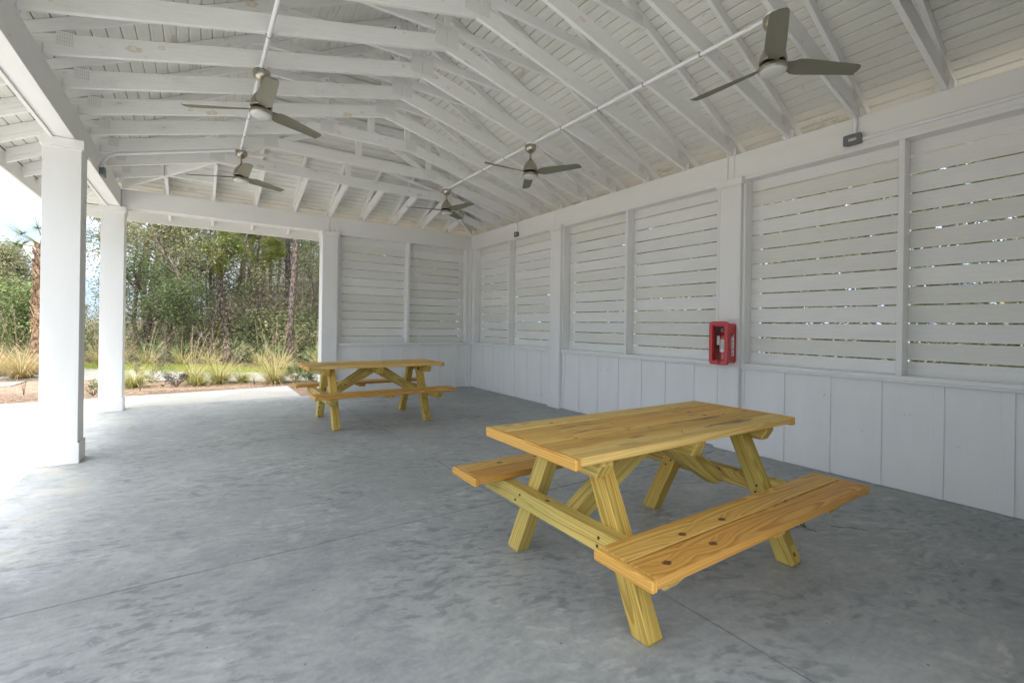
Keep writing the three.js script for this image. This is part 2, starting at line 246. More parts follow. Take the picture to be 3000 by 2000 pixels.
// ---------------------------------------------------------------- pavilion
const pav = thing('pavilion', 'open white painted timber pavilion with exposed roof trusses and slatted walls', 'pavilion');
const LEN = 9.11, YB = 3.06, YT = 3.333;
const BY = (d) => 3.3375 + 0.25 * d, TY = (d) => 3.4925 + 0.5 * d, zk = (k) => 0.6096 * k - 0.017;
const plateTex = bytes(128, 128, (x, y) => { const u = (x * 4) % 1, v = (y * 8) % 1, s = (v > 0.3 && v < 0.62 && u > 0.12 && u < 0.8) ? 1 : 0, b = 233 + 6 * noise(x * 9, y * 9); return s ? [202, 201, 198] : [b, b, b - 3]; }, true, 1 / 0.11, 1 / 0.11, false);
M.plate = std({ map: plateTex, roughness: 0.5 });
{ // posts: four boards wrapped round a core, plinth and cap
  const spots = [[-6.089, -0.089], [-6.089, 3.0], [-6.089, 6.1], [-6.089, 9.2], [0.089, -0.089], [0.089, 3.0], [0.089, 6.09], [0.089, 9.2], [-3.0, -0.089], [-3.0, 9.2]], h = 0.135;
  const shapes = [['shaft_board', cbox(-h, h, 0.02, 2.97, h - 0.022, h, 0.002)], ['shaft_board', cbox(-h, h, 0.02, 2.97, -h, -h + 0.022, 0.002)], ['shaft_board', cbox(h - 0.024, h - 0.002, 0.02, 2.97, -h + 0.0235, h - 0.0235, 0.0015)], ['shaft_board', cbox(-h + 0.002, -h + 0.024, 0.02, 2.97, -h + 0.0235, h - 0.0235, 0.0015)], ['plinth', cbox(-0.149, 0.149, 0, 0.19, -0.149, 0.149, 0.004, 0)], ['cap', cbox(-0.155, 0.155, 2.972, 3.056, -0.155, 0.155, 0.003, 0)], ['cap_moulding', cbox(-0.143, 0.143, 2.955, 2.972, -0.143, 0.143, 0.004, 0)]];
  for (const [x, z] of spots) { const p = part('post', pav); p.position.set(x, 0, z); for (const [n, g] of shapes) mesh(n, g, M.smoothPaint, p); }
}
{ // beams
  const zs = [[-0.178, 2.936], [2.942, 6.036], [6.042, 6.116], [6.121, 9.288]];
  for (const [a, b] of zs) { mesh('beam', cbox(0, 0.178, YB, YT, a, b, 0.003), M.smoothPaint, pav); mesh('beam', cbox(-6.178, -6, YB, YT, a, b, 0.003), M.smoothPaint, pav); mesh('beam_trim', cbox(-6.178, -6.148, YB - 0.016, YB - 0.0005, a, b, 0.002), M.smoothPaint, pav); }
  for (const [a, b] of [[-5.998, -3.006], [-2.999, -2.918], [-2.913, -0.002]]) for (const z of [-0.178, LEN]) mesh('beam', cbox(a, b, YB, YT, z, z + 0.178, 0.003), M.smoothPaint, pav);
  for (const z of [-0.178, LEN + 0.148]) mesh('beam_trim', cbox(-5.99, -3.16, YB - 0.016, YB - 0.0005, z, z + 0.03, 0.002), M.smoothPaint, pav);
}
// roof trusses
const T = 0.038;
const chordPts = (d1) => [[-0.17, BY(0)], [0, BY(0)], [d1, BY(d1)], [d1, BY(d1) + 0.153], [0, BY(0) + 0.153], [-0.17, BY(0) + 0.066]];
const tailPts = [[-0.765, TY(-0.765) - 0.055], [-0.184, TY(-0.184) - 0.055], [-0.184, TY(-0.184) - 0.001], [-0.765, TY(-0.765) - 0.001]];
const topPts = (d0, d1) => [[d0, TY(d0)], [d1, TY(d1)], [d1, TY(d1) + 0.1], [d0, TY(d0) + 0.1]];
function ties(g, put) { // metal hurricane ties either side of the heel
  for (const s of [-1, 1]) mesh('hurricane_tie', slab2([[s * 0.021, 0], [s * 0.058, 0], [s * 0.058, 0.062], [s * 0.046, 0.078], [s * 0.021, 0.078]], 0.002, (a, b, t) => put(0.004 + t, YT + 0.001 + b, a)), M.plate, g);
}
function plateAt(g, put, d, y, w, h) { for (const s of [-1, 1]) mesh('nail_plate', slab2([[d - w / 2, y - h / 2], [d + w / 2, y - h / 2], [d + w / 2, y + h / 2], [d - w / 2, y + h / 2]], 0.0022, (a, b, t) => put(a, b, s * (T / 2 + 0.0015) + t), [0, 1], 0.0004), M.plate, g); }
for (let k = 2; k <= 13; k++) {
  const z = zk(k), zz = Math.min(z, LEN - z), hip = zz < 2.6, g = part('roof_truss', pav), dk = hip ? zz - 0.03 : 3, dt = hip ? zz - 0.02 : 3;
  for (const put of [(d, y, t) => V(-6 + d, y, z + t), (d, y, t) => V(-d, y, z + t)]) {
    mesh('bottom_chord', slab2(chordPts(dk - 0.0008), T, put, [1, 0.25]), M.truss, g);
    mesh('top_chord', slab2(topPts(-0.77, dt - 0.0008), T, put, [1, 0.5]), M.truss, g);
    mesh('rafter_tail', slab2(tailPts, T, put, [1, 0.5]), M.truss, g); ties(g, put); plateAt(g, put, 0.12, 3.485, 0.1, 0.1);
    if (!hip) {
      mesh('web', slab2([[1.475, 4.228], [2.954, 4.262], [2.954, 4.352], [1.66, 4.319]], T, put, [1, 0.02]), M.truss, g);
      plateAt(g, put, 1.6, 4.3, 0.1, 0.07); plateAt(g, put, 2.935, 4.22, 0.125, 0.2);
    } else {
      const yb = BY(dk) + 0.155, yt = TY(dt) - 0.001;
      mesh('web', slab2([[dk + 0.02, yb], [dk + 0.109, yb], [dk + 0.109, yt], [dk + 0.02, yt]], T, put, [0, 1]), M.truss, g);
      if (dk < 2) mesh('web', slab2([[dk + 0.125, yb], [dk + 0.29, yb], [2.95, yt], [2.785, yt]], T, put, [1, 0.3]), M.truss, g);
      plateAt(g, put, dk + 0.01, yb - 0.05, 0.17, 0.16);
    }
  }
  const put = (x, y, t) => V(x, y, z + t);
  if (!hip) mesh('king_post', slab2([[-3.0445, 4.248], [-2.9555, 4.248], [-2.9555, TY(2.955)], [-3, TY(3) - 0.001], [-3.0445, TY(2.955)]], T, put, [0, 1]), M.truss, g);
  else {
    mesh('bottom_chord', slab2([[-6 + dk, BY(dk)], [-dk, BY(dk)], [-dk, BY(dk) + 0.153], [-6 + dk, BY(dk) + 0.153]], T, put), M.truss, g);
    mesh('top_chord', slab2([[-6 + dt, TY(dt)], [-dt, TY(dt)], [-dt, TY(dt) + 0.09], [-6 + dt, TY(dt) + 0.09]], T, put), M.truss, g);
    mesh('web', slab2([[-3.0445, BY(dk) + 0.155], [-2.9555, BY(dk) + 0.155], [-2.9555, TY(dt) - 0.001], [-3.0445, TY(dt) - 0.001]], T, put, [0, 1]), M.truss, g);
  }
}
{ // end jacks, side jacks, hip rafters and corner blocking
  for (const f of [0, 1]) {
    for (let k = -4; k <= 4; k++) { const x = -3 + 0.6096 * k, put = (d, y, t) => V(x + t, y, f ? LEN - d : d), d1 = Math.min(1.178, 3 - Math.abs(x + 3) - 0.05), g = part('jack_truss', pav); mesh('bottom_chord', slab2(chordPts(d1), T, put, [1, 0.25]), M.truss, g); mesh('top_chord', slab2(topPts(-0.77, d1), T, put, [1, 0.5]), M.truss, g); mesh('rafter_tail', slab2(tailPts, T, put, [1, 0.5]), M.truss, g); ties(g, put); }
    for (const s of [0, 1]) {
      const z = f ? LEN - 0.593 : 0.593, put = (d, y, t) => V(s ? -d : -6 + d, y, z + t), g = part('jack_truss', pav);
      mesh('bottom_chord', slab2(chordPts(0.54), T, put, [1, 0.25]), M.truss, g); mesh('top_chord', slab2(topPts(-0.77, 0.54), T, put, [1, 0.5]), M.truss, g); ties(g, put); plateAt(g, put, 0.12, 3.485, 0.1, 0.1);
      const hp = (d, y, t) => { const q = 0.7071 * t; return V(s ? -(d + q) : -6 + d + q, y, f ? LEN - (d - q) : d - q); }, h = part('hip_rafter', pav);
      mesh('bottom_chord', slab2([[0.02, BY(0)], [1.16, BY(1.16)], [1.16, BY(1.16) + 0.153], [0.02, BY(0.02) + 0.15]], T, hp, [1, 0.18]), M.truss, h); mesh('top_chord', slab2(topPts(-0.76, 1.16).map(([a, b]) => [a, b - 0.014]), T, hp, [1, 0.35]), M.truss, h);
      mesh('blocking', cbox(s ? -1.149 : -5.44, s ? -0.56 : -4.851, BY(0.56), BY(0.56) + 0.14, z - 0.019, z + 0.019, 0.002), M.truss, pav);
    }
  }
}
{ // tongue and groove roof boards, one by one, and the covering above them
  const W = 0.104, c = 0.008, N = 41, planes = [
    { P: (e, al, n) => V(-6.79 + e - 0.447 * n, 3.2 + 0.5 * e + 0.894 * n, al), lim: (e) => [-0.79 + e, LEN + 0.79 - e], g: V(0, 0, 1) },
    { P: (e, al, n) => V(0.79 - e + 0.447 * n, 3.2 + 0.5 * e + 0.894 * n, al), lim: (e) => [-0.79 + e, LEN + 0.79 - e], g: V(0, 0, 1) },
    { P: (e, al, n) => V(al, 3.2 + 0.5 * e + 0.894 * n, -0.79 + e - 0.447 * n), lim: (e) => [-6.79 + e, 0.79 - e], g: V(1, 0, 0) },
    { P: (e, al, n) => V(al, 3.2 + 0.5 * e + 0.894 * n, LEN + 0.79 - e + 0.447 * n), lim: (e) => [-6.79 + e, 0.79 - e], g: V(1, 0, 0) }];
  for (const { P, lim, g } of planes) {
    const deck = part('roof_deck', pav);
    for (let i = 0; i < N; i++) {
      const s0 = i * W, s1 = Math.min(s0 + W - 0.0045, 3.786 / 0.8944); if (s1 - s0 < 0.02) continue;
      const prof = [[s0 + c, 0], [s1 - c, 0], [s1, c], [s1, 0.018], [s0, 0.018], [s0, c]].map(([s, n]) => { const e = s * 0.8944, [a, b] = lim(e); return [P(e, Math.min(a + 0.003, (a + b) / 2), n), P(e, Math.max(b - 0.003, (a + b) / 2), n)]; });
      const F = [prof.map((p) => p[0]), prof.map((p) => p[1])]; for (let q = 0; q < 6; q++) { const r = (q + 1) % 6; F.push([prof[q][0], prof[q][1], prof[r][1], prof[r][0]]); }
      mesh('deck_board', solid(F, g), M.deck, deck);
    }
    const A = lim(-0.05), B = lim(3.79), q = (n) => [P(-0.05, A[0] - 0.06, n), P(-0.05, A[1] + 0.06, n), P(3.85, B[1] + 0.06, n), P(3.85, B[0] - 0.06, n)], lo = q(0.0195), hi = q(0.045), F = [lo, hi]; for (let i = 0; i < 4; i++) { const j = (i + 1) % 4; F.push([lo[i], lo[j], hi[j], hi[i]]); }
    mesh('roof_covering', solid(F, g), M.shingle, pav);
  }
  for (const [a, b] of [[-6.83, -6.792], [0.792, 0.83]]) mesh('fascia', cbox(a, b, 2.995, 3.196, -0.83, LEN + 0.83, 0.004), M.paint, pav);
  for (const [a, b] of [[-0.83, -0.792], [LEN + 0.792, LEN + 0.83]]) mesh('fascia', cbox(-6.791, 0.791, 2.995, 3.196, a, b, 0.004), M.paint, pav);
}
// slatted walls above a board and batten wainscot; u runs along the wall, w is depth outwards from the inner face
const paints = [M.paint, std({ map: paintTex, color: 0xf6f6f2, roughness: 0.6, bumpMap: grainBump, bumpScale: 0.0007 }), std({ map: paintTex, color: 0xfafbfb, roughness: 0.55, bumpMap: grainBump, bumpScale: 0.0005 })];
function wallBay(B, u0, u1, jamb0, mull, jamb1, battens) {
  const scr = part('slatted_screen', pav), R = rng(Math.round(u0 * 100 + u1 * 31 + 500));
  const put = (n, m, a, b, y0, y1, w0, w1, par, c = 0.0025, gr) => mesh(n, B(a, b, y0, y1, w0, w1, c, gr), m, par);
  put('header', M.paint, u0, u1, 3.022, 3.0585, -0.004, 0.1375, scr);
  put('sill', M.paint, u0, u1, 0.948, 0.986, -0.012, 0.1375, scr, 0.004);
  put('sill_trim', M.paint, u0, u1, 0.928, 0.9475, -0.02, 0.012, scr, 0.003);
  put('jamb', M.paint, u0, jamb0, 0.987, 3.0215, 0, 0.138, scr); put('jamb', M.paint, jamb1, u1, 0.987, 3.0215, 0, 0.138, scr);
  put('mullion', M.paint, mull[0], mull[1], 0.987, 3.0215, 0, 0.138, scr);
  put('backing_strip', M.paint, u0, jamb0 + 0.085, 0.94, 3.1, 0.16, 0.2, scr); put('backing_strip', M.paint, jamb1 - 0.085, u1, 0.94, 3.1, 0.16, 0.2, scr); put('backing_strip', M.paint, mull[0] + 0.004, mull[1] - 0.004, 0.94, 3.1, 0.16, 0.2, scr);
  const mm = (mull[0] + mull[1]) / 2, n = 13, y0 = 0.957, H = 0.1623;
  for (let i = 0; i < n; i++) for (const [a, b] of [[u0 + 0.004, mm - 0.001], [mm + 0.001, u1 - 0.004]]) { const j = (R() - 0.5) * 0.0018; put('slat', paints[Math.floor(R() * 3)], a, b, y0 + i * H + j, y0 + (i + 1) * H - 0.0145 + j, 0.1388, 0.1575, scr, 0.002); }
  const wn = part('wainscot', pav);
  put('panel', M.smoothPaint, u0, u1, 0.003, 0.9275, 0.018, 0.11, wn, 0.0025, 1);
  for (const [a, b] of battens) put('batten', M.smoothPaint, a, b, 0.004, 0.9275, 0.008, 0.0178, wn, 0.0015);
}
const bt = (l, w = 0.067) => l.map((b) => [b - w, b]);
const rightB = (a, b, y0, y1, w0, w1, c, gr) => cbox(w0, w1, y0, y1, a, b, c, gr ?? ((y1 - y0) > (b - a) ? 1 : 2)), backB = (a, b, y0, y1, w0, w1, c, gr) => cbox(a, b, y0, y1, -w1, -w0, c, gr ?? ((y1 - y0) > (b - a) ? 1 : 0));
wallBay(rightB, 0.05, 2.864, 0.165, [1.484, 1.53], 2.82, [[0.055, 0.12], ...bt([0.562, 0.966, 1.376, 1.749, 2.155, 2.583])]);
wallBay(rightB, 3.136, 5.954, 3.158 + 0.002, [4.5, 4.545], 5.912, [[3.14, 3.2], ...bt([3.565, 3.975, 4.398, 4.819, 5.21, 5.631])]);
wallBay(rightB, 6.226, 9.064, 6.256, [7.613, 7.656], 9.02, [[6.227, 6.262], ...bt([6.689, 7.112, 7.515, 7.932, 8.329, 8.74])]);
wallBay(backB, -2.864, -0.047, -2.82, [-1.478, -1.428], -0.124, [[-2.862, -2.79], [-2.428, -2.36], [-2.037, -1.971], [-1.617, -1.544], [-1.189, -1.118], [-0.781, -0.706], [-0.379, -0.305], [-0.108, -0.048]]);
const frontB = (a, b, y0, y1, w0, w1, c, gr) => cbox(a, b, y0, y1, LEN + w0, LEN + w1, c, gr ?? ((y1 - y0) > (b - a) ? 1 : 0));
wallBay(frontB, -2.864, -0.047, -2.82, [-1.478, -1.428], -0.124, [[-2.862, -2.79], [-2.428, -2.36], [-2.037, -1.971], [-1.617, -1.544], [-1.189, -1.118], [-0.781, -0.706], [-0.379, -0.305], [-0.108, -0.048]]);
// ---------------------------------------------------------------- picnic tables
M.screw = std({ color: 0x4b4640, metalness: 0.6, roughness: 0.5 });
const tint = (m, hex) => { const q = m.clone(); q.color.set(hex); return q; };
const tops = [M.top, tint(M.top, 0xf6e9d2), tint(M.top, 0xfff3dc), tint(M.top, 0xeee2cc), M.top], seats = [M.bench, tint(M.bench, 0xf4e4d2)], edgeMat = tint(M.bench, 0xfff2d6), legs = [M.treated, tint(M.treated, 0xf3f1dc), tint(M.treated, 0xfff4dc)];
function picnicTable(label, x, z, turn) {
  const g = thing('picnic_table', label, 'picnic table', 'wooden picnic tables on the pavilion floor', x, 0, z, turn), L = 0.942, W = 0.373, H = 0.803, bo = 0.7835, bw = 0.294, bh = 0.4755, fx = 0.622, q = 0.0445;
  const pw = (2 * W) / 5;
  for (let i = 0; i < 5; i++) mesh('top_plank', cbox(-L + 0.034, L - 0.034, H - 0.04, H + (i % 2 ? -0.0012 : 0), -W + i * pw + 0.0028, -W + (i + 1) * pw - 0.0028, 0.0055, 0), tops[i], g);
  for (const s of [-1, 1]) mesh('end_board', cbox(s > 0 ? L - 0.0335 : -L, s > 0 ? L : -L + 0.0335, H - 0.052, H + 0.001, -W - 0.003, W + 0.003, 0.006, 2), edgeMat, g);
  for (const s of [-1, 1]) { // benches
    const z0 = s > 0 ? bo - bw : -bo, p2 = bw / 2;
    for (let i = 0; i < 2; i++) mesh('seat_plank', cbox(-L + 0.032, L - 0.032, bh - 0.038, bh + (i ? 0.001 : 0), z0 + i * p2 + (i ? 0.006 : 0), z0 + (i + 1) * p2 - (i ? 0 : 0.006), 0.004, 0), seats[i], g);
    for (const e of [-1, 1]) mesh('end_board', cbox(e > 0 ? L - 0.0315 : -L, e > 0 ? L : -L + 0.0315, bh - 0.046, bh + 0.001, z0 - 0.002, z0 + bw + 0.002, 0.006, 2), edgeMat, g);
    mesh('seat_cleat', cbox(-0.045, 0.045, bh - 0.077, bh - 0.0385, z0 + 0.03, z0 + bw - 0.03, 0.004, 2), M.bench, g);
    for (const e of [-1, 1]) { // splayed leg
      const zb = 0.5, zt = 0.155, hw = 0.052, yt = H - 0.041;
      mesh('leg', slab2([[s * (zb - hw), 0.001], [s * (zb + hw - 0.012), 0.001], [s * (zb + hw), 0.022], [s * (zt + hw), yt], [s * (zt - hw), yt]], 0.089, (a, b, t) => V(e * fx + t, b, a), [s * (zt - zb), yt], 0.005), legs[(e + s + 2) % 3], g);
    }
    mesh('brace', slab2([[s * 0.015, 0.752], [s * 0.05, 0.7615], [s * 0.13, 0.7615], [s * 0.665, 0.405], [s * 0.665, 0.34], [s * 0.6, 0.33], [s * 0.015, 0.66]], 0.085, (a, b, t) => V(a, b, t), [s * 0.6, -0.37], 0.005), M.treated, g);
  }
  const beamPts = (l, y0, y1, cut) => [[-l + cut, y0], [l - cut, y0], [l, y1 - 0.03], [l, y1], [-l, y1], [-l, y1 - 0.03]];
  for (const e of [-1, 1]) {
    mesh('crossbeam', slab2(beamPts(0.735, 0.34, 0.436, 0.05), 0.086, (a, b, t) => V(e * (fx + q + 0.0445) + t, b, a), [1, 0], 0.006), M.treated, g);
    mesh('cleat', slab2(beamPts(0.335, 0.672, 0.762, 0.035), 0.086, (a, b, t) => V(e * (fx + q + 0.0445) + t, b, a), [1, 0], 0.006), M.treated, g);
  }
  for (const s of [-1, 1]) mesh('cleat', slab2([[s * 0.045, 0.672], [s * 0.3, 0.672], [s * 0.335, 0.735], [s * 0.335, 0.762], [s * 0.045, 0.762]], 0.086, (a, b, t) => V(t, b, a), [1, 0], 0.006), M.treated, g);
  const sc = new THREE.CylinderGeometry(0.0075, 0.0075, 0.004, 10); sc.rotateZ(Math.PI / 2);
  for (const e of [-1, 1]) for (const s of [-1, 1]) for (const [y, dz] of [[0.41, 0.012], [0.37, -0.014]]) { const xo = e * (fx + q + 0.0445 + 0.0435), zz = s * (0.5 - 0.345 * y / 0.762); mesh('screw', sc, M.screw, g).position.set(xo, y, zz + dz); mesh('screw', sc, M.screw, g).position.set(xo, y + 0.325, s * (0.16 + dz)); mesh('screw', sc, M.screw, g).position.set(e * (fx - q - 0.0005), y, zz + dz); }
  return g;
}
picnicTable('wooden picnic table in the foreground with dark stains on its top', -2.739, 7.248, -0.0042);
picnicTable('wooden picnic table near the far corner beside the open side', -2.916, 2.4256, -0.0014);

// ---------------------------------------------------------------- ceiling fans
const latheOf = (pts, n = 28) => new THREE.LatheGeometry(pts.map(([r, y]) => new THREE.Vector2(r, y)), n);
const bladeGeo = (() => {
  const st = [[0.07, -0.03, 0.034], [0.105, -0.034, 0.04], [0.14, -0.05, 0.05], [0.17, -0.066, 0.066], [0.22, -0.07, 0.07], [0.34, -0.067, 0.068], [0.46, -0.063, 0.064], [0.57, -0.058, 0.06], [0.63, -0.056, 0.056], [0.655, -0.054, 0.046], [0.668, -0.052, 0.02], [0.672, -0.05, -0.02]], pos = [], idx = [], cols = 5;
  for (const top of [1, 0]) for (const [r, a, b] of st) for (let j = 0; j < cols; j++) { const f = j / (cols - 1), w = mix(a, b, f), pitch = mix(0.36, 0.2, smooth(0.1, 0.6, r)); pos.push(r, w * Math.sin(pitch) * 1 + 0.012 * Math.sin(f * Math.PI) * 0.5 + (top ? 0.005 * Math.sin(0.15 + f * 2.85) : 0), w * Math.cos(pitch)); }
  const n = st.length, o = n * cols; for (let i = 0; i < n - 1; i++) for (let j = 0; j < cols - 1; j++) { const a = i * cols + j, b = a + 1, c = a + cols, d = c + 1; idx.push(a, b, c, b, d, c, o + a, o + c, o + b, o + b, o + c, o + d); }
  const rim = []; for (let j = 0; j < cols; j++) rim.push(j); for (let i = 1; i < n; i++) rim.push(i * cols + cols - 1); for (let j = cols - 2; j >= 0; j--) rim.push((n - 1) * cols + j); for (let i = n - 2; i > 0; i--) rim.push(i * cols);
  for (let i = 0; i < rim.length; i++) { const a = rim[i], b = rim[(i + 1) % rim.length]; idx.push(a, a + o, b, b, a + o, b + o); }
  const g = new THREE.BufferGeometry(); g.setAttribute('position', new THREE.Float32BufferAttribute(pos, 3)); g.setIndex(idx); g.computeVertexNormals(); return g;
})();
const fanShapes = { box: latheOf([[0, 0], [0.055, 0], [0.057, -0.004], [0.057, -0.03], [0.052, -0.034], [0, -0.034]]), canopy: latheOf([[0.02, -0.03], [0.072, -0.03], [0.074, -0.045], [0.07, -0.075], [0.058, -0.1], [0.036, -0.12], [0.02, -0.126], [0, -0.126]]), rod: latheOf([[0, -0.12], [0.0125, -0.12], [0.0125, -0.225], [0, -0.225]], 16), collar: latheOf([[0, -0.205], [0.02, -0.207], [0.022, -0.222], [0, -0.222]], 18),
  motor: latheOf([[0.0, -0.215], [0.026, -0.217], [0.045, -0.235], [0.066, -0.262], [0.082, -0.295], [0.092, -0.335], [0.094, -0.358], [0.088, -0.365], [0, -0.366]]), hub: latheOf([[0, -0.364], [0.08, -0.366], [0.08, -0.392], [0, -0.394]]), band: latheOf([[0, -0.39], [0.092, -0.391], [0.099, -0.398], [0.1, -0.42], [0.096, -0.428], [0.09, -0.428]]), light: latheOf([[0.0915, -0.424], [0.09, -0.433], [0.078, -0.444], [0.05, -0.452], [0, -0.456]]) };
function fan(label, x, z, phase) {
  const g = thing('ceiling_fan', label, 'ceiling fan', 'three bladed ceiling fans hung from the trusses', x, BY(x < -3 ? x + 6 : -x) - 0.004, z);
  mesh('mounting_box', fanShapes.box, M.pipe, g); mesh('canopy', fanShapes.canopy, M.metal, g); mesh('downrod', fanShapes.rod, M.metal, g); mesh('collar', fanShapes.collar, M.black, g); mesh('motor_housing', fanShapes.motor, M.metal, g); mesh('hub', fanShapes.hub, M.black, g); mesh('light_ring', fanShapes.band, M.metal, g); mesh('light_lens', fanShapes.light, M.lens, g);
  for (let i = 0; i < 3; i++) { const b = mesh('blade', bladeGeo, M.blade, g); b.position.y = -0.382; b.rotation.y = -(phase + 120 * i) * Math.PI / 180; }
}
fan('ceiling fan nearest the camera, high above the foreground picnic table', -1.5, 7.298, 30);
fan('ceiling fan on the right conduit above the fire extinguisher side, middle of its row', -1.5, 4.25, 61);
fan('farthest ceiling fan of the right row, close to the back corner', -1.5, 1.812, 79);
fan('ceiling fan on the left conduit nearer the camera, in front of the trusses', -4.56, 4.25, 89);
fan('farthest ceiling fan of the left row, beside the bent conduit', -4.56, 1.812, 87);

// ---------------------------------------------------------------- conduits and outlet boxes
function pipeGeo(pts, r = 0.0125, bend = 0.1) {
  const cp = new THREE.CurvePath(), P = pts.map((p) => V(...p)); let from = P[0];
  for (let i = 1; i < P.length; i++) { const last = i === P.length - 1, d = P[i].clone().sub(P[i - 1]).normalize(); if (last) { cp.add(new THREE.LineCurve3(from, P[i])); break; } const e = P[i + 1].clone().sub(P[i]).normalize(), a = P[i].clone().addScaledVector(d, -bend), b = P[i].clone().addScaledVector(e, bend); cp.add(new THREE.LineCurve3(from, a)); cp.add(new THREE.QuadraticBezierCurve3(a, P[i], b)); from = b; }
  return new THREE.TubeGeometry(cp, 60 * (P.length - 1), r, 10, false);
}
function strapGeo(axis) { const a = new THREE.CylinderGeometry(0.0205, 0.0205, 0.014, 12), b = new THREE.BoxGeometry(0.014, 0.004, 0.058); if (axis === 'z') { a.rotateX(Math.PI / 2); b.rotateY(Math.PI / 2); } else a.rotateZ(Math.PI / 2); b.translate(0, 0.013, 0); return mergeGeometries([a, b]); }
const strapZ = strapGeo('z');
function conduit(label, pts, straps = [], bend) { const g = thing('conduit', label, 'conduit', 'white conduits under the roof'); mesh('pipe', pipeGeo(pts, 0.017, bend), M.pipe, g); for (const [x, y, z] of straps) mesh('strap', strapZ, M.zinc, g).position.set(x, y, z); return g; }
const yc = (d) => BY(d) - 0.019;
conduit('long white conduit run linking the right row of ceiling fans', [[-1.5, yc(1.5), 1.87], [-1.5, yc(1.5), 7.24]], [4, 5, 6, 8, 9, 10, 11].map((k) => [-1.5, yc(1.5), zk(k)]));
conduit('long white conduit run linking the left row of ceiling fans', [[-4.57, yc(1.43), 1.87], [-4.57, yc(1.43), 9.0]], [4, 5, 6, 8, 9, 10].map((k) => [-4.57, yc(1.43), zk(k)]));
conduit('white conduit dropping from the near fan to the grey outlet box', [[-1.44, yc(1.46), 7.3], [-0.028, yc(0.028) - 0.006, 7.3], [-0.0145, 3.16, 7.288]], [], 0.07);
conduit('white conduit running along the right beam from the grey outlet box', [[-0.0145, 3.116, 7.35], [-0.0145, 3.116, 9.1]]);
conduit('white conduit dropping from the far right fan to the small outlet', [[-1.44, yc(1.46), 1.812], [-0.028, yc(0.028) - 0.006, 1.812], [-0.0145, 3.12, 1.8]], [], 0.07);
conduit('white conduit bending down the left beam from the far left fan', [[-4.62, yc(1.38), 1.812], [-5.955, yc(0.045) - 0.008, 1.812], [-5.985, 3.15, 1.83]], [], 0.12);
function rr(w, h, r) { const s = new THREE.Shape(), x = -w / 2, y = -h / 2; s.moveTo(x + r, y); s.lineTo(x + w - r, y); s.quadraticCurveTo(x + w, y, x + w, y + r); s.lineTo(x + w, y + h - r); s.quadraticCurveTo(x + w, y + h, x + w - r, y + h); s.lineTo(x + r, y + h); s.quadraticCurveTo(x, y + h, x, y + h - r); s.lineTo(x, y + r); s.quadraticCurveTo(x, y, x + r, y); return s; }
const ext = (shape, d, b = 0.002) => new THREE.ExtrudeGeometry(shape, { depth: d, bevelEnabled: b > 0, bevelSize: b, bevelThickness: b, bevelSegments: 2, curveSegments: 6 });
const outletTex = (() => { const c = document.createElement('canvas'); c.width = 128; c.height = 64; const q = c.getContext('2d'); q.fillStyle = '#dcdac8'; q.fillRect(0, 0, 128, 64); q.fillStyle = '#33322c'; for (const x of [18, 82]) { q.fillRect(x, 16, 5, 14); q.fillRect(x + 18, 16, 5, 14); q.beginPath(); q.arc(x + 11, 46, 5, 0, 7); q.fill(); } const t = new THREE.CanvasTexture(c); t.colorSpace = THREE.SRGBColorSpace; return t; })();
function outlet(label, x, y, z, turn, w, h) {
  const g = thing('outlet_box', label, 'outlet box', 'outlet boxes on the beams', x, y, z, turn), hole = rr(w, h, 0.014), hw = rr(w * 0.52, h * 0.36, 0.003); hole.holes.push(hw);
  const b = ext(rr(w * 0.9, h * 0.86, 0.006), 0.03); mesh('box', b, M.grey, g); const c = ext(hole, 0.012, 0.003); c.translate(0, 0, 0.036); mesh('cover', c, M.grey, g);
  const r = new THREE.BoxGeometry(w * 0.5, h * 0.34, 0.004); r.translate(0, 0, 0.038); mesh('receptacle', r, std({ map: outletTex, roughness: 0.5 }), g); const l = ext(rr(w * 0.55, 0.008, 0.002), 0.01, 0.001); l.translate(0, -h / 2 - 0.004, 0.03); mesh('cover_lip', l, M.grey, g);
}
outlet('grey outlet box on the right beam above the nearest slatted bay', -0.001, 3.124, 7.28, -Math.PI / 2, 0.14, 0.092);
outlet('small grey outlet box on the right beam near the back corner', -0.001, 3.095, 1.8, -Math.PI / 2, 0.1, 0.085);
outlet('grey metal outlet box on the left beam under the bent conduit', -5.999, 3.1, 1.83, Math.PI / 2, 0.11, 0.1);

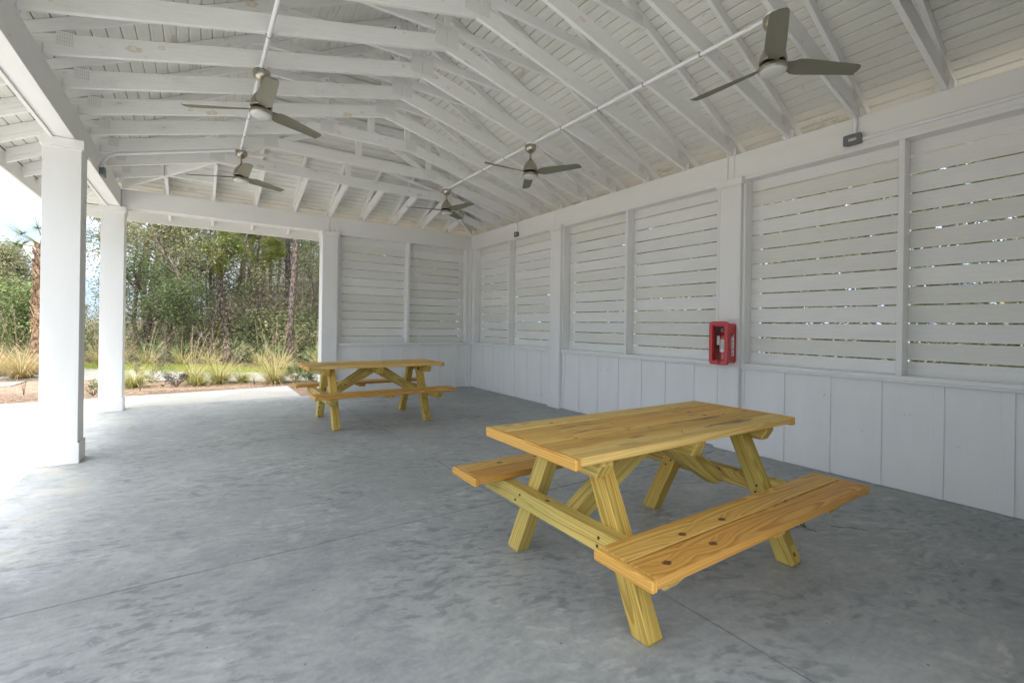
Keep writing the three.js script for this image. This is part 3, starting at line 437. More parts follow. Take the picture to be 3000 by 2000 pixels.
// ---------------------------------------------------------------- fire extinguisher in its cabinet
{
  const g = thing('fire_extinguisher_cabinet', 'red plastic fire extinguisher cabinet mounted on the white wall post', 'cabinet', null, -0.0475, 0.972, 6.095, -Math.PI / 2), w = 0.214, h = 0.468, up = (q) => { q.translate(0, h / 2, 0); return q; };
  const ring = rr(w * 0.92, h * 0.95, 0.034); ring.holes.push(rr(w * 0.92 - 0.01, h * 0.95 - 0.01, 0.03)); mesh('body', up(ext(ring, 0.15, 0.001)), M.red, g);
  mesh('back_panel', up(ext(rr(w * 0.9, h * 0.93, 0.03), 0.003, 0)), M.red, g);
  const fr = rr(w, h, 0.036); fr.holes.push(rr(w - 0.062, h - 0.066, 0.012)); const f = up(ext(fr, 0.026, 0.006)); f.translate(0, 0, 0.154); mesh('door_frame', f, M.red, g);
  const inn = rr(w - 0.064, h - 0.068, 0.012); inn.holes.push(rr(w - 0.084, h - 0.09, 0.008)); const f2 = up(ext(inn, 0.008, 0.002)); f2.translate(0, 0, 0.158); mesh('inner_lip', f2, M.red, g);
  const pn = up(ext(rr(w - 0.07, h - 0.074, 0.01), 0.002, 0)); pn.translate(0, 0, 0.156); mesh('window', pn, M.pane, g);
  for (const y of [0.085, 0.325, 0.375]) { const s = new THREE.BoxGeometry(w - 0.09, 0.0025, 0.0022); s.translate(0, y, 0.1588); mesh('window_rib', s, M.pane, g); }
  for (const x of [-0.05, 0.04]) { const s = ext(rr(0.05, 0.008, 0.003), 0.02, 0.001); s.translate(x, h + 0.003, 0.155); mesh('hinge_tab', s, M.red, g); }
  const lock = new THREE.CylinderGeometry(0.012, 0.014, 0.014, 16); lock.rotateX(Math.PI / 2); lock.translate(0, 0.022, 0.192); mesh('latch', lock, M.red, g);
  for (const y of [0.14, 0.29]) { const s = new THREE.BoxGeometry(0.006, 0.012, 0.014); s.translate(w * 0.46 + 0.003, y, 0.14); mesh('door_clip', s, M.red, g); }
  const c = document.createElement('canvas'); c.width = 96; c.height = 384; const q = c.getContext('2d'); q.fillStyle = '#9f0d1c'; q.fillRect(0, 0, 96, 384); q.fillStyle = '#e4e0dc';
  q.fillRect(20, 84, 60, 292); q.beginPath(); q.moveTo(20, 90); q.quadraticCurveTo(24, 62, 40, 56); q.lineTo(60, 56); q.quadraticCurveTo(76, 62, 80, 90); q.fill(); q.fillRect(44, 34, 12, 26); q.save(); q.translate(52, 36); q.rotate(-0.75); q.fillRect(0, -5, 40, 9); q.rotate(1.1); q.fillRect(0, -4, 34, 8); q.restore(); q.strokeStyle = '#e4e0dc'; q.lineWidth = 6; q.beginPath(); q.moveTo(46, 44); q.quadraticCurveTo(4, 56, 8, 130); q.lineTo(10, 250); q.stroke();
  q.fillStyle = '#a30f1e'; q.font = 'bold 66px sans-serif'; q.textAlign = 'center'; ['F', 'I', 'R', 'E'].forEach((t, i) => q.fillText(t, 50, 154 + i * 68));
  const t = new THREE.CanvasTexture(c); t.colorSpace = THREE.SRGBColorSpace; const d = new THREE.BoxGeometry(0.0006, 0.25, 0.078); d.translate(w * 0.46 + 0.0025, 0.215, 0.066); const dm = std({ map: t, roughness: 0.45 }); mesh('fire_decal', d, dm, g);
  const e = thing('fire_extinguisher', 'small red fire extinguisher with white label inside the red cabinet', 'fire extinguisher', null, -0.132, 0.99, 6.11, -Math.PI / 2); e.scale.set(1.1, 1.2, 1.1);
  mesh('cylinder', latheOf([[0, 0], [0.04, 0.0], [0.045, 0.008], [0.045, 0.225], [0.042, 0.245], [0.03, 0.263], [0.015, 0.27], [0.015, 0.28], [0, 0.28]]), M.redSteel, e);
  const lc = document.createElement('canvas'); lc.width = 512; lc.height = 192; const k = lc.getContext('2d'); k.fillStyle = '#dfe2df'; k.fillRect(0, 0, 512, 192); k.fillStyle = '#20323f'; k.fillRect(90, 8, 110, 74); k.fillStyle = '#e9ecea'; k.font = 'bold 44px sans-serif'; k.fillText('FIRE', 94, 62); k.fillStyle = '#5b6468'; for (let i = 0; i < 8; i++) { k.fillRect(80, 94 + i * 9, 60 + (i * 37) % 70, 4); k.fillRect(240, 20 + i * 18, 90 + (i * 29) % 60, 4); } k.fillStyle = '#d8c41a'; k.fillRect(84, 168, 44, 20); k.fillStyle = '#1d2a33'; k.fillRect(130, 168, 50, 20);
  const lt = new THREE.CanvasTexture(lc); lt.colorSpace = THREE.SRGBColorSpace; const lab = new THREE.CylinderGeometry(0.0456, 0.0456, 0.115, 32, 1, true); lab.rotateY(2.4); lab.translate(0, 0.155, 0); mesh('label_band', lab, std({ map: lt, roughness: 0.4, side: THREE.DoubleSide }), e);
  const tag = new THREE.BoxGeometry(0.03, 0.085, 0.0012); tag.translate(-0.042, 0.205, 0.043); mesh('inspection_tag', tag, std({ color: 0xd8d6cf, roughness: 0.8 }), e);
  const v = mergeGeometries([latheOf([[0, 0.278], [0.012, 0.278], [0.014, 0.3], [0.01, 0.318], [0, 0.318]], 16), new THREE.BoxGeometry(0.075, 0.008, 0.016).rotateZ(0.35).translate(0.03, 0.33, 0), new THREE.BoxGeometry(0.07, 0.008, 0.016).rotateZ(-0.1).translate(0.028, 0.305, 0)]); mesh('valve_handle', v, M.black, e);
  const gz = new THREE.TorusGeometry(0.013, 0.003, 8, 18); gz.translate(-0.018, 0.3, 0.008); mesh('pin_ring', gz, M.chrome, e);
  mesh('hose', new THREE.TubeGeometry(new THREE.CatmullRomCurve3([V(-0.012, 0.31, 0), V(-0.045, 0.325, 0.01), V(-0.056, 0.28, 0.016), V(-0.054, 0.14, 0.016)]), 24, 0.006, 8), M.black, e);
}
{ // small dry debris swept along the floor
  const twig = (name, label, cat, x, z, seed, n, len) => { const R = rng(seed), gs = []; for (let i = 0; i < n; i++) { const a = R() * 6.28, l = len * (0.4 + R()), p = [V((R() - 0.5) * len, 0.004, (R() - 0.5) * len)]; for (let j = 1; j < 4; j++) p.push(V(p[j - 1].x + Math.cos(a + (R() - 0.5)) * l / 3, 0.003 + R() * 0.012, p[j - 1].z + Math.sin(a + (R() - 0.5)) * l / 3)); gs.push(new THREE.TubeGeometry(new THREE.CatmullRomCurve3(p), 8, 0.0016, 5)); } const m = mesh(numbered(name), mergeGeometries(gs), std({ color: 0x4a3a28, roughness: 0.9 }), scene); m.position.set(x, 0.0015, z); m.userData = { label, category: cat }; };
  twig('dry_twigs', 'small tangle of dry brown twigs on the floor beside the near bench', 'twigs', -1.52, 7.55, 3, 12, 0.09);
  twig('dry_straw', 'thin dry straw lying on the floor right of the twigs', 'straw', -1.3, 7.62, 8, 1, 0.2);
  const R = rng(91), lf = new THREE.BufferGeometry(); lf.setAttribute('position', new THREE.Float32BufferAttribute([-0.01, 0, 0, 0, 0.003, 0.005, 0.012, 0.001, 0, 0, 0.003, -0.005], 3)); lf.setIndex([0, 1, 2, 0, 2, 3]); const lg = lf.toNonIndexed(); lg.computeVertexNormals();
  const N = 90, im = new THREE.InstancedMesh(lg, std({ roughness: 0.9, side: THREE.DoubleSide }), N), m = new THREE.Matrix4(), q = new THREE.Quaternion(), c = new THREE.Color(); for (let i = 0; i < N; i++) { q.setFromAxisAngle(V(0, 1, 0), R() * 6.28); const s = 0.25 + R() * R() * 0.9; m.compose(V(-6 + R() * 5.9, 0.002, R() * 9), q, V(s, s, s)); im.setMatrixAt(i, m); const w = R() < 0.35; c.setRGB(w ? 0.7 : 0.07, w ? 0.68 : 0.05, w ? 0.6 : 0.03); im.setColorAt(i, c); }
  im.name = 'floor_litter'; im.userData = { kind: 'stuff', label: 'tiny leaf crumbs and grit scattered over the concrete floor', category: 'litter' }; scene.add(im);
}
// ---------------------------------------------------------------- plants
const UPV = V(0, 1, 0);
function limbGeo(segs, sides = 6) { // tapered limbs joined into one mesh
  const pos = [], nor = [], uv = [], idx = []; let o = 0; const t = V(0, 0, 0), u = V(0, 0, 0), w = V(0, 0, 0);
  for (const { a, b, ra, rb } of segs) {
    t.subVectors(b, a); const len = t.length(); if (len < 1e-5) continue; t.divideScalar(len); u.set(Math.abs(t.y) > 0.9 ? 1 : 0, Math.abs(t.y) > 0.9 ? 0 : 1, 0).cross(t).normalize(); w.crossVectors(t, u);
    for (const [p, r, e] of [[a, ra, 0], [b, rb, 1]]) for (let i = 0; i <= sides; i++) { const an = (i / sides) * 6.28318, c = Math.cos(an), s = Math.sin(an), nx = u.x * c + w.x * s, ny = u.y * c + w.y * s, nz = u.z * c + w.z * s; pos.push(p.x + nx * r, p.y + ny * r, p.z + nz * r); nor.push(nx, ny, nz); uv.push(i / sides, p.y * 0.8 + e * 0.001); }
    for (let i = 0; i < sides; i++) { const q = o + i, z = q + sides + 1; idx.push(q, q + 1, z, q + 1, z + 1, z); } o += 2 * (sides + 1);
  }
  const g = new THREE.BufferGeometry(); g.setAttribute('position', new THREE.Float32BufferAttribute(pos, 3)); g.setAttribute('normal', new THREE.Float32BufferAttribute(nor, 3)); g.setAttribute('uv', new THREE.Float32BufferAttribute(uv, 2)); g.setIndex(idx); return g;
}
function leafClump(seed, n, rad, ll, lw, flat = 0.75) { // n separate leaves through a small volume
  const R = rng(seed), pos = [], d = V(0, 0, 0), s = V(0, 0, 0), c = V(0, 0, 0);
  for (let i = 0; i < n; i++) { c.set(R() - 0.5, (R() - 0.5) * flat, R() - 0.5).normalize().multiplyScalar(rad * Math.cbrt(R())); d.set(R() - 0.5, R() - 0.45, R() - 0.5).normalize(); s.set(R() - 0.5, R() - 0.5, R() - 0.5).cross(d).normalize(); const l = ll * (0.7 + 0.6 * R()), w = lw * (0.7 + 0.6 * R()); const P = [c.clone(), c.clone().addScaledVector(d, l * 0.5).addScaledVector(s, w / 2), c.clone().addScaledVector(d, l), c.clone().addScaledVector(d, l * 0.5).addScaledVector(s, -w / 2)]; for (const k of [0, 1, 2, 0, 2, 3]) pos.push(P[k].x, P[k].y, P[k].z); }
  const g = new THREE.BufferGeometry(); g.setAttribute('position', new THREE.Float32BufferAttribute(pos, 3)); g.computeVertexNormals(); return g;
}
function needleTuft(seed, n, len) { const R = rng(seed), pos = []; for (let i = 0; i < n; i++) { const d = V(R() - 0.5, R() * 0.75 - 0.18, R() - 0.5).normalize(), s = V(R() - 0.5, R() - 0.5, R() - 0.5).cross(d).normalize().multiplyScalar(0.006), a = d.clone().multiplyScalar(0.02), b = d.clone().multiplyScalar(len * (0.7 + 0.5 * R())); pos.push(a.x + s.x, a.y + s.y, a.z + s.z, a.x - s.x, a.y - s.y, a.z - s.z, b.x, b.y - 0.02, b.z); } const g = new THREE.BufferGeometry(); g.setAttribute('position', new THREE.Float32BufferAttribute(pos, 3)); g.computeVertexNormals(); return g; }
const leafMat = new THREE.MeshPhysicalMaterial({ color: 0xffffff, roughness: 0.75, transmission: 0.3, thickness: 0, side: THREE.DoubleSide });
const clumps = [leafClump(1, 11, 0.34, 0.08, 0.036), leafClump(2, 11, 0.38, 0.075, 0.032), leafClump(3, 16, 0.28, 0.06, 0.028)], tuft = needleTuft(4, 46, 0.2);
function scatter(name, geo, spots, tone, parent, seed, kind = 'stuff') { // spots: [Vector3, scale]
  const R = rng(seed), im = new THREE.InstancedMesh(geo, leafMat, spots.length), m = new THREE.Matrix4(), q = new THREE.Quaternion(), c = new THREE.Color();
  spots.forEach(([p, s], i) => { q.setFromEuler(new THREE.Euler((R() - 0.5) * 0.9, R() * 6.283, (R() - 0.5) * 0.9)); m.compose(p, q, V(s, s, s)); im.setMatrixAt(i, m); const t = tone[Math.floor(R() * tone.length)], k = 0.7 + 0.6 * R(); c.setRGB(t[0] * k, t[1] * k, t[2] * k); im.setColorAt(i, c); });
  im.name = name; im.userData = { kind }; im.castShadow = im.receiveShadow = true; parent.add(im); return im;
}
const TONE = { oak: [[0.242, 0.260, 0.106], [0.283, 0.284, 0.134], [0.174, 0.203, 0.077], [0.350, 0.325, 0.176]], dark: [[0.133, 0.179, 0.059], [0.166, 0.203, 0.070], [0.108, 0.146, 0.053]], pine: [[0.166, 0.211, 0.050], [0.216, 0.251, 0.056], [0.125, 0.163, 0.050]], bright: [[0.250, 0.292, 0.050], [0.208, 0.260, 0.050], [0.291, 0.301, 0.070]], fresh: [[0.191, 0.244, 0.077], [0.233, 0.277, 0.091], [0.150, 0.196, 0.064]] };
M.pineBark = std({ map: barkTex(3, [60, 52, 47], [126, 112, 101], 0), roughness: 0.95 });
M.lichenBark = std({ map: barkTex(5, [84, 74, 62], [150, 140, 122], 0.85), roughness: 0.95 });
M.twig = std({ color: 0xb0a896, roughness: 0.95 });
function branch(R, p, dir, len, r, depth, segs, tips, o) {
  const n = 3; let a = p.clone(), d = dir.clone(), ra = r;
  for (let i = 0; i < n; i++) { d.add(V((R() - 0.5) * o.wob, (R() - 0.5) * o.wob + o.lift, (R() - 0.5) * o.wob)).normalize(); const b = a.clone().addScaledVector(d, len / n), rb = ra * 0.84; segs.push({ a, b, ra, rb }); a = b; ra = rb; if (depth <= 1) tips.push(b.clone()); }
  if (depth > 0) { const k = o.split; for (let i = 0; i < k; i++) { const e = d.clone().add(V((R() - 0.5) * o.spread, (R() - 0.35) * o.spread * 0.8, (R() - 0.5) * o.spread)).normalize(); branch(R, a, e, len * (0.6 + 0.25 * R()), ra * 0.72, depth - 1, segs, tips, o); } } else tips.push(a);
}
function trunkSegs(R, x, z, h, r, lean, n = 9, bend = 0.05) { const segs = []; let a = V(0, -0.1, 0); for (let i = 1; i <= n; i++) { const t = i / n, b = V(lean[0] * t + bend * h * 0.2 * noise(t * 2.3, x), h * t, lean[1] * t + bend * h * 0.2 * noise(t * 2.3, z, 4)); segs.push({ a, b, ra: r * (1.12 - 0.75 * (i - 1) / n) * (i === 1 ? 1.2 : 1), rb: r * (1.12 - 0.75 * t) }); a = b; } return segs; }
const along = (segs, t) => { const f = clamp(t) * segs.length, i = Math.min(segs.length - 1, Math.floor(f)), s = segs[i]; return s.a.clone().lerp(s.b, f - i); };
function pine(label, x, z, h, r, lean, seed, { from = 0.35, limbs = 22, tone = TONE.pine, tuftScale = 1 } = {}) {
  const R = rng(seed), g = thing('pine_tree', label, 'tree', 'pines in the wood behind the pavilion', x, -0.07, z), ts = trunkSegs(R, x, z, h, r, lean, 10, 0.25), ls = [], spots = [];
  mesh('trunk', limbGeo(ts, 9), M.pineBark, g);
  for (let i = 0; i < limbs; i++) { const t = from + (1 - from) * (i + R()) / limbs, p = along(ts, t), an = R() * 6.283, L = (1 - t) * h * 0.24 + 0.55, tips = []; branch(R, p, V(Math.cos(an), 0.15 + 0.3 * R(), Math.sin(an)).normalize(), L * 0.6, Math.max(0.008, r * 0.22 * (1.2 - t)), 1, ls, tips, { wob: 0.35, lift: 0.06, split: 3, spread: 1.1 }); for (const q of tips) if (R() < 0.85) for (let k = 0; k < 2; k++) spots.push([q.clone().add(V((R() - 0.5) * 0.25, (R() - 0.3) * 0.2, (R() - 0.5) * 0.25)), (0.8 + 0.7 * R()) * tuftScale]); }
  for (let i = 0; i < 6; i++) { const t = 0.12 + 0.3 * R(), p = along(ts, t), an = R() * 6.283; branch(R, p, V(Math.cos(an), 0.1, Math.sin(an)), 0.5 + 0.5 * R(), 0.012, 0, ls, [], { wob: 0.4, lift: 0, split: 0, spread: 1 }); }
  mesh('limbs', limbGeo(ls, 5), M.pineBark, g).userData.kind = 'stuff'; scatter('crown', tuft, spots, tone, g, seed + 5);
}
function broadleaf(label, x, z, h, r, lean, seed, { tone = TONE.oak, from = 0.25, limbs = 9, depth = 2, per = 3, bark = M.lichenBark, geo = clumps[0], reach = 0.34, bare = 0, scale = 1, name = 'oak_tree', group = 'small leaved trees at the edge of the wood' } = {}) {
  const R = rng(seed), g = thing(name, label, 'tree', group, x, -0.07, z), ts = trunkSegs(R, x, z, h * 0.9, r, lean, 9, 0.8), ls = [], tips = [];
  mesh('trunk', limbGeo(ts, 8), bark, g);
  for (let i = 0; i < limbs; i++) { const t = from + (1 - from) * (i + R() * 0.9) / limbs, an = i * 2.4 + R(); branch(R, along(ts, t), V(Math.cos(an), 0.35 + 0.4 * R(), Math.sin(an)).normalize(), h * reach * (1.15 - 0.55 * t) * 0.62, r * (0.5 - 0.25 * t), depth, ls, tips, { wob: 0.6, lift: 0.02, split: 3, spread: 1.5 }); }
  mesh('limbs', limbGeo(ls, 5), bark, g).userData.kind = 'stuff';
  const spots = []; for (const p of tips) for (let k = 0; k < per; k++) if (R() > bare) spots.push([p.clone().add(V((R() - 0.5) * 0.7, (R() - 0.5) * 0.55, (R() - 0.5) * 0.7)), (0.7 + 0.7 * R()) * scale]);
  if (spots.length) scatter('crown', geo, spots, tone, g, seed + 3);
}
// tall pines seen through the open end
pine('dark straight pine trunk left of centre in the open end', -4.1, -10.3, 14, 0.115, [0.25, 0], 101, { from: 0.42 });
pine('rough barked pine second from the back wall post', -2.13, -10.6, 13, 0.105, [-0.15, 0.1], 102, { from: 0.45 });
pine('rough barked pine nearest the back wall post, leaning right', -2.45, -7.75, 12, 0.095, [0.75, -0.2], 103, { from: 0.5 });
pine('young pine with bright green needle tufts left of the forked pine', -3.42, -10.6, 5.2, 0.05, [0.3, 0.1], 104, { from: 0.62, limbs: 8, tone: TONE.bright, tuftScale: 1.0 });
pine('young bright green pine just left of the dark straight pine', -4.75, -10.2, 4.1, 0.045, [0.55, 0], 105, { from: 0.72, limbs: 5, tone: TONE.bright, tuftScale: 1.0 });
[[-7.5, -26.8, 17, 0.17], [-7.05, -24.8, 16, 0.15], [-6.72, -25.2, 15, 0.12], [-6.2, -24.6, 14, 0.09], [-5.76, -20.9, 14, 0.13], [-3.05, -22.8, 15, 0.14], [-1.62, -22.7, 15, 0.15], [-0.5, -18.5, 14, 0.13], [1.6, -16, 14, 0.14], [4.4, -12, 13, 0.13], [9.8, -6.5, 13, 0.14], [11.5, -1.4, 13, 0.13], [10.6, 3.6, 12, 0.13], [12.4, 7.8, 13, 0.14], [11.2, 12.5, 13, 0.13]].forEach(([x, z, h, r], i) => pine([
  'thin distant pine farthest left in the open end', 'distant pine trunk against the sky, second from the left', 'distant slim pine against the sky, third from the left', 'thinnest distant pine against the sky gap', 'distant pine right of the sky gap', 'distant pine behind the dark straight pine', 'distant pine behind the forked pine', 'distant pine close to the back wall post', 'pine behind the slats of the back wall, nearer the open end', 'pine behind the slats of the back wall, nearer the corner', 'pine outside the back corner of the slatted walls', 'pine outside the farthest bay of the right wall', 'pine outside the middle bay of the right wall', 'pine outside the nearest bay of the right wall', 'pine outside the right wall beyond the camera side'][i], x, z, h, r, [0.2 * Math.sin(i * 7), 0.2 * Math.cos(i * 5)], 120 + i, { from: i < 8 ? 0.3 : 0.25, limbs: 20 }));
{ const R = rng(160), where = ['behind the corner column', 'right of the corner column', 'under the sky gap', 'left of the pale leaning trunk', 'behind the pale leaning trunk', 'left of the dark straight pine', 'just right of the dark straight pine', 'left of the pale upright trunk', 'right of the pale upright trunk', 'left of the two rough barked pines', 'between the two rough barked pines', 'right of the two rough barked pines', 'close to the back wall post', 'half hidden by the back wall post'];
  where.forEach((w, i) => pine(`slim straight pine trunk deeper in the wood, ${w}`, -7.1 + i * 0.5 + 0.25 * (R() - 0.5), -15 - 6 * R(), 11 + 3 * R(), 0.05 + 0.03 * R(), [0.3 * (R() - 0.5), 0], 161 + i, { from: 0.4, limbs: 10 })); }
// smaller trees
broadleaf('pale lichen covered trunk standing upright among the shrubs', -3.48, -10.7, 7.2, 0.085, [0.15, 0], 201, { from: 0.45, tone: TONE.fresh, limbs: 7, per: 2 });
broadleaf('pale crooked trunk leaning left over the ornamental grasses', -4.5, -10.7, 5.6, 0.1, [-1.9, 0.1], 202, { from: 0.5, limbs: 8, tone: TONE.oak, per: 1 });
broadleaf('dark stemmed evergreen shrub tree with drooping foliage', -6.3, -12.3, 3.6, 0.09, [-0.5, 0], 203, { bark: M.pineBark, tone: TONE.dark, from: 0.35, limbs: 9, per: 2, geo: clumps[2] });
broadleaf('small leaning tree with reddish brown stem behind the grasses', -5.95, -10.8, 2.6, 0.06, [0.4, 0.1], 204, { bark: M.pineBark, tone: TONE.dark, from: 0.4, limbs: 7, per: 2, geo: clumps[2] });
broadleaf('tall grey green oak beside the corner column', -6.5, -14.2, 7.6, 0.13, [0.1, 0.2], 205, { limbs: 12, from: 0.2, per: 2 });
broadleaf('grey green oak with dense twigs left of the sky gap', -6.3, -15.4, 5.6, 0.11, [0.2, 0], 206, { limbs: 11, from: 0.2, per: 2 });
broadleaf('olive leaved oak below the sky gap', -5.6, -14.2, 4.4, 0.09, [0.1, 0], 207, { limbs: 10, from: 0.2, per: 1 });
broadleaf('dark evergreen tree behind the dark straight pine', -4.7, -14.5, 4.2, 0.09, [0.2, 0], 208, { tone: TONE.dark, limbs: 10, from: 0.2, per: 2, geo: clumps[2] });
broadleaf('yellow green sapling right of the dark straight pine', -3.2, -13.4, 6.2, 0.06, [0, 0], 209, { tone: TONE.bright, limbs: 8, from: 0.45, per: 1 });
broadleaf('grey green tree behind the two rough barked pines', -1.7, -14.4, 7, 0.1, [0, 0], 210, { limbs: 11, from: 0.2, per: 2 });
broadleaf('twiggy grey tree against the back wall post', -1.05, -10.6, 6.2, 0.08, [-0.4, 0.2], 211, { limbs: 11, from: 0.15, per: 1 });
broadleaf('twiggy oak tree filling the gap by the back post', -2.9, -17, 8, 0.12, [0, 0], 212, { limbs: 12, from: 0.2, per: 2 });
broadleaf('bare twiggy tree against the sky at far left', -9.9, -12.8, 3.7, 0.06, [0.5, 0], 213, { limbs: 10, from: 0.3, per: 1, bare: 1, depth: 3, name: 'bare_tree' });
broadleaf('green bushy tree at the left edge behind the palm', -10.7, -13.6, 2.5, 0.05, [0, 0], 214, { limbs: 10, from: 0.08, tone: TONE.fresh, per: 2 });
broadleaf('rounded fresh green bush tree directly behind the palm trunk', -9.2, -12.4, 2.3, 0.05, [0.1, 0], 215, { limbs: 10, from: 0.06, tone: TONE.fresh, per: 2 });
broadleaf('lone rounded tree far off at the left edge of the view', -17.9, -38, 6.4, 0.2, [0, 0], 216, { limbs: 18, from: 0.12, per: 6, scale: 2.2, geo: clumps[1] });
[[2.2, -9.6], [5.2, -8.4], [8.6, -4.6], [9.4, 0.8], [9.2, 5.2], [9.6, 9.2]].forEach(([x, z], i) => broadleaf(['oak seen through slats left of the back wall mullion', 'oak seen through slats right of the back wall mullion', 'oak outside the far corner of the right wall', 'oak outside the farthest right wall bay', 'oak outside the middle right wall bay', 'oak outside the nearest right wall bay'][i], x, z, 7.2 + (i % 3) * 0.7, 0.1, [0, 0], 230 + i, { limbs: 15, from: 0.08, per: 4, tone: i % 2 ? TONE.oak : TONE.dark }));
{ // stump
  const g = thing('tree_stump', 'short broken grey trunk between the leaning tree and dark pine', 'stump', null, -4.44, -0.07, -12.6); mesh('trunk', limbGeo([{ a: V(0, 0, 0), b: V(-0.02, 0.9, 0), ra: 0.11, rb: 0.095 }, { a: V(-0.02, 0.9, 0), b: V(-0.03, 1.25, 0), ra: 0.095, rb: 0.06 }, { a: V(-0.05, 1.2, 0.02), b: V(-0.06, 1.5, 0), ra: 0.04, rb: 0.008 }], 8), M.lichenBark, g);
}
{ // undergrowth at the edge of the wood: leaves, dead twigs and stems too dense to count
  const edge = [[-40, -22], [-24, -18], [-14, -15.4], [-9.3, -13.4], [-6.6, -12.3], [-4.4, -11.6], [-2.2, -10.4], [1.5, -8.2], [6, -6.0], [8.2, 0], [8.4, 8], [8.8, 16]], cv = new THREE.CatmullRomCurve3(edge.map(([x, z]) => V(x, 0, z))), R = rng(303), sets = [[], [], [], []], twigs = [];
  for (let i = 0; i < 38000; i++) {
    const t = R() < 0.62 ? 0.42 + 0.24 * R() : R(), p = cv.getPoint(t), tg = cv.getTangent(t), dep = -0.8 + 17 * R() ** 1.3, nx = tg.z, nz = -tg.x, x = p.x + nx * dep + (R() - 0.5), z = p.z + nz * dep + (R() - 0.5);
    const left = p.x < -8.9, right = p.x > 0.5, d0 = Math.max(0, dep), top = left ? 1.5 + 0.06 * d0 : right ? 7 : 1.3 + 0.42 * d0 + 0.9 * noise(x * 0.5, z * 0.5, 2), y = top * (right ? R() : R() ** 1.35), s = 0.75 + 0.6 * R(), k = noise(x * 0.55, y * 0.6, z * 0.55);
    sets[left ? (R() < 0.7 ? 2 : 0) : k > 0.2 ? 1 : k < -0.2 ? 3 : 0].push([V(x, y, z), s]);
    if (i % 6 === 0 && dep > 0.3) twigs.push([V(x + (R() - 0.5), y * 1.2 + 0.1, z + (R() - 0.5)), 0.45 + 0.75 * R()]);
  }
  for (let i = 0; i < 15000; i++) { const t = 0.63 + 0.37 * R(), p = cv.getPoint(t), tg = cv.getTangent(t), dep = 7 * R(), x = p.x + tg.z * dep, z = p.z - tg.x * dep; sets[R() < 0.5 ? 1 : R() < 0.5 ? 3 : 0].push([V(x, 8 * R(), z), 1.6 + 1.2 * R()]); }
  const own = (name, geo, sp, tone, label, cat, seed) => { const im = scatter(name, geo, sp, tone, scene, seed); im.userData = { kind: 'stuff', label, category: cat }; return im; };
  own('grey_undergrowth', clumps[0], sets[0], TONE.oak, 'grey green leafy undergrowth along the edge of the wood', 'undergrowth', 311);
  own('dark_undergrowth', clumps[2], sets[1], TONE.dark, 'dark green shrubby undergrowth patches under the trees', 'undergrowth', 312);
  own('fresh_undergrowth', clumps[1], sets[2], TONE.fresh, 'fresh green low thicket at the far left', 'undergrowth', 313);
  own('olive_undergrowth', clumps[1], sets[3], [[0.2, 0.19, 0.095], [0.165, 0.165, 0.075], [0.24, 0.205, 0.13]], 'olive brown undergrowth between the tree trunks', 'undergrowth', 314);
  const spray = []; { const q = rng(7), tips = []; for (let i = 0; i < 3; i++) branch(q, V(0, -0.4, 0), V((q() - 0.5) * 1.2, 1, (q() - 0.5) * 1.2).normalize(), 0.55, 0.009, 2, spray, tips, { wob: 0.5, lift: -0.03, split: 2, spread: 1.3 }); }
  const tg = limbGeo(spray, 3), im = new THREE.InstancedMesh(tg, M.twig, twigs.length), m = new THREE.Matrix4(), q = new THREE.Quaternion(), c = new THREE.Color();
  twigs.forEach(([p, s], i) => { q.setFromEuler(new THREE.Euler((R() - 0.5) * 1.6, R() * 6.28, (R() - 0.5) * 1.6)); m.compose(p, q, V(s, s, s)); im.setMatrixAt(i, m); const k = 0.45 + 0.75 * R(); c.setRGB(k, k * 0.97, k * 0.9); im.setColorAt(i, c); });
  im.name = 'dead_twigs'; im.userData = { kind: 'stuff', label: 'tangle of pale bare twigs and stems in the undergrowth', category: 'twigs' }; scene.add(im);
}
// grasses: arching blades and, on some, feathery seed stalks
function bladeStrip(pos, col, base, dir, len, droop, w, c0, c1, n = 5) { let a = base.clone(), d = dir.clone(); const side = V(-dir.z, 0, dir.x).normalize(); if (side.lengthSq() < 0.1) side.set(1, 0, 0); const pts = [a]; for (let i = 0; i < n; i++) { d.y -= droop * (0.4 + i / n) / n * 2; d.normalize(); a = a.clone().addScaledVector(d, len / n); pts.push(a); } for (let i = 0; i < n; i++) { const f0 = 1 - i / n, f1 = 1 - (i + 1) / n, p = pts[i], q = pts[i + 1], A = p.clone().addScaledVector(side, w * (0.25 + 0.75 * f0)), B = p.clone().addScaledVector(side, -w * (0.25 + 0.75 * f0)), C = q.clone().addScaledVector(side, w * (0.2 + 0.8 * f1)), D = q.clone().addScaledVector(side, -w * (0.2 + 0.8 * f1)); for (const [P, f] of [[A, f0], [B, f0], [C, f1], [B, f0], [D, f1], [C, f1]]) { pos.push(P.x, P.y, P.z); col.push(mix(c1[0], c0[0], f), mix(c1[1], c0[1], f), mix(c1[2], c0[2], f)); } } return pts; }
const stripGeo = (pos, col) => { const g = new THREE.BufferGeometry(); g.setAttribute('position', new THREE.Float32BufferAttribute(pos, 3)); g.setAttribute('color', new THREE.Float32BufferAttribute(col, 3)); g.computeVertexNormals(); return g; };
const grassMat = new THREE.MeshPhysicalMaterial({ vertexColors: true, roughness: 0.7, transmission: 0.25, thickness: 0, side: THREE.DoubleSide });
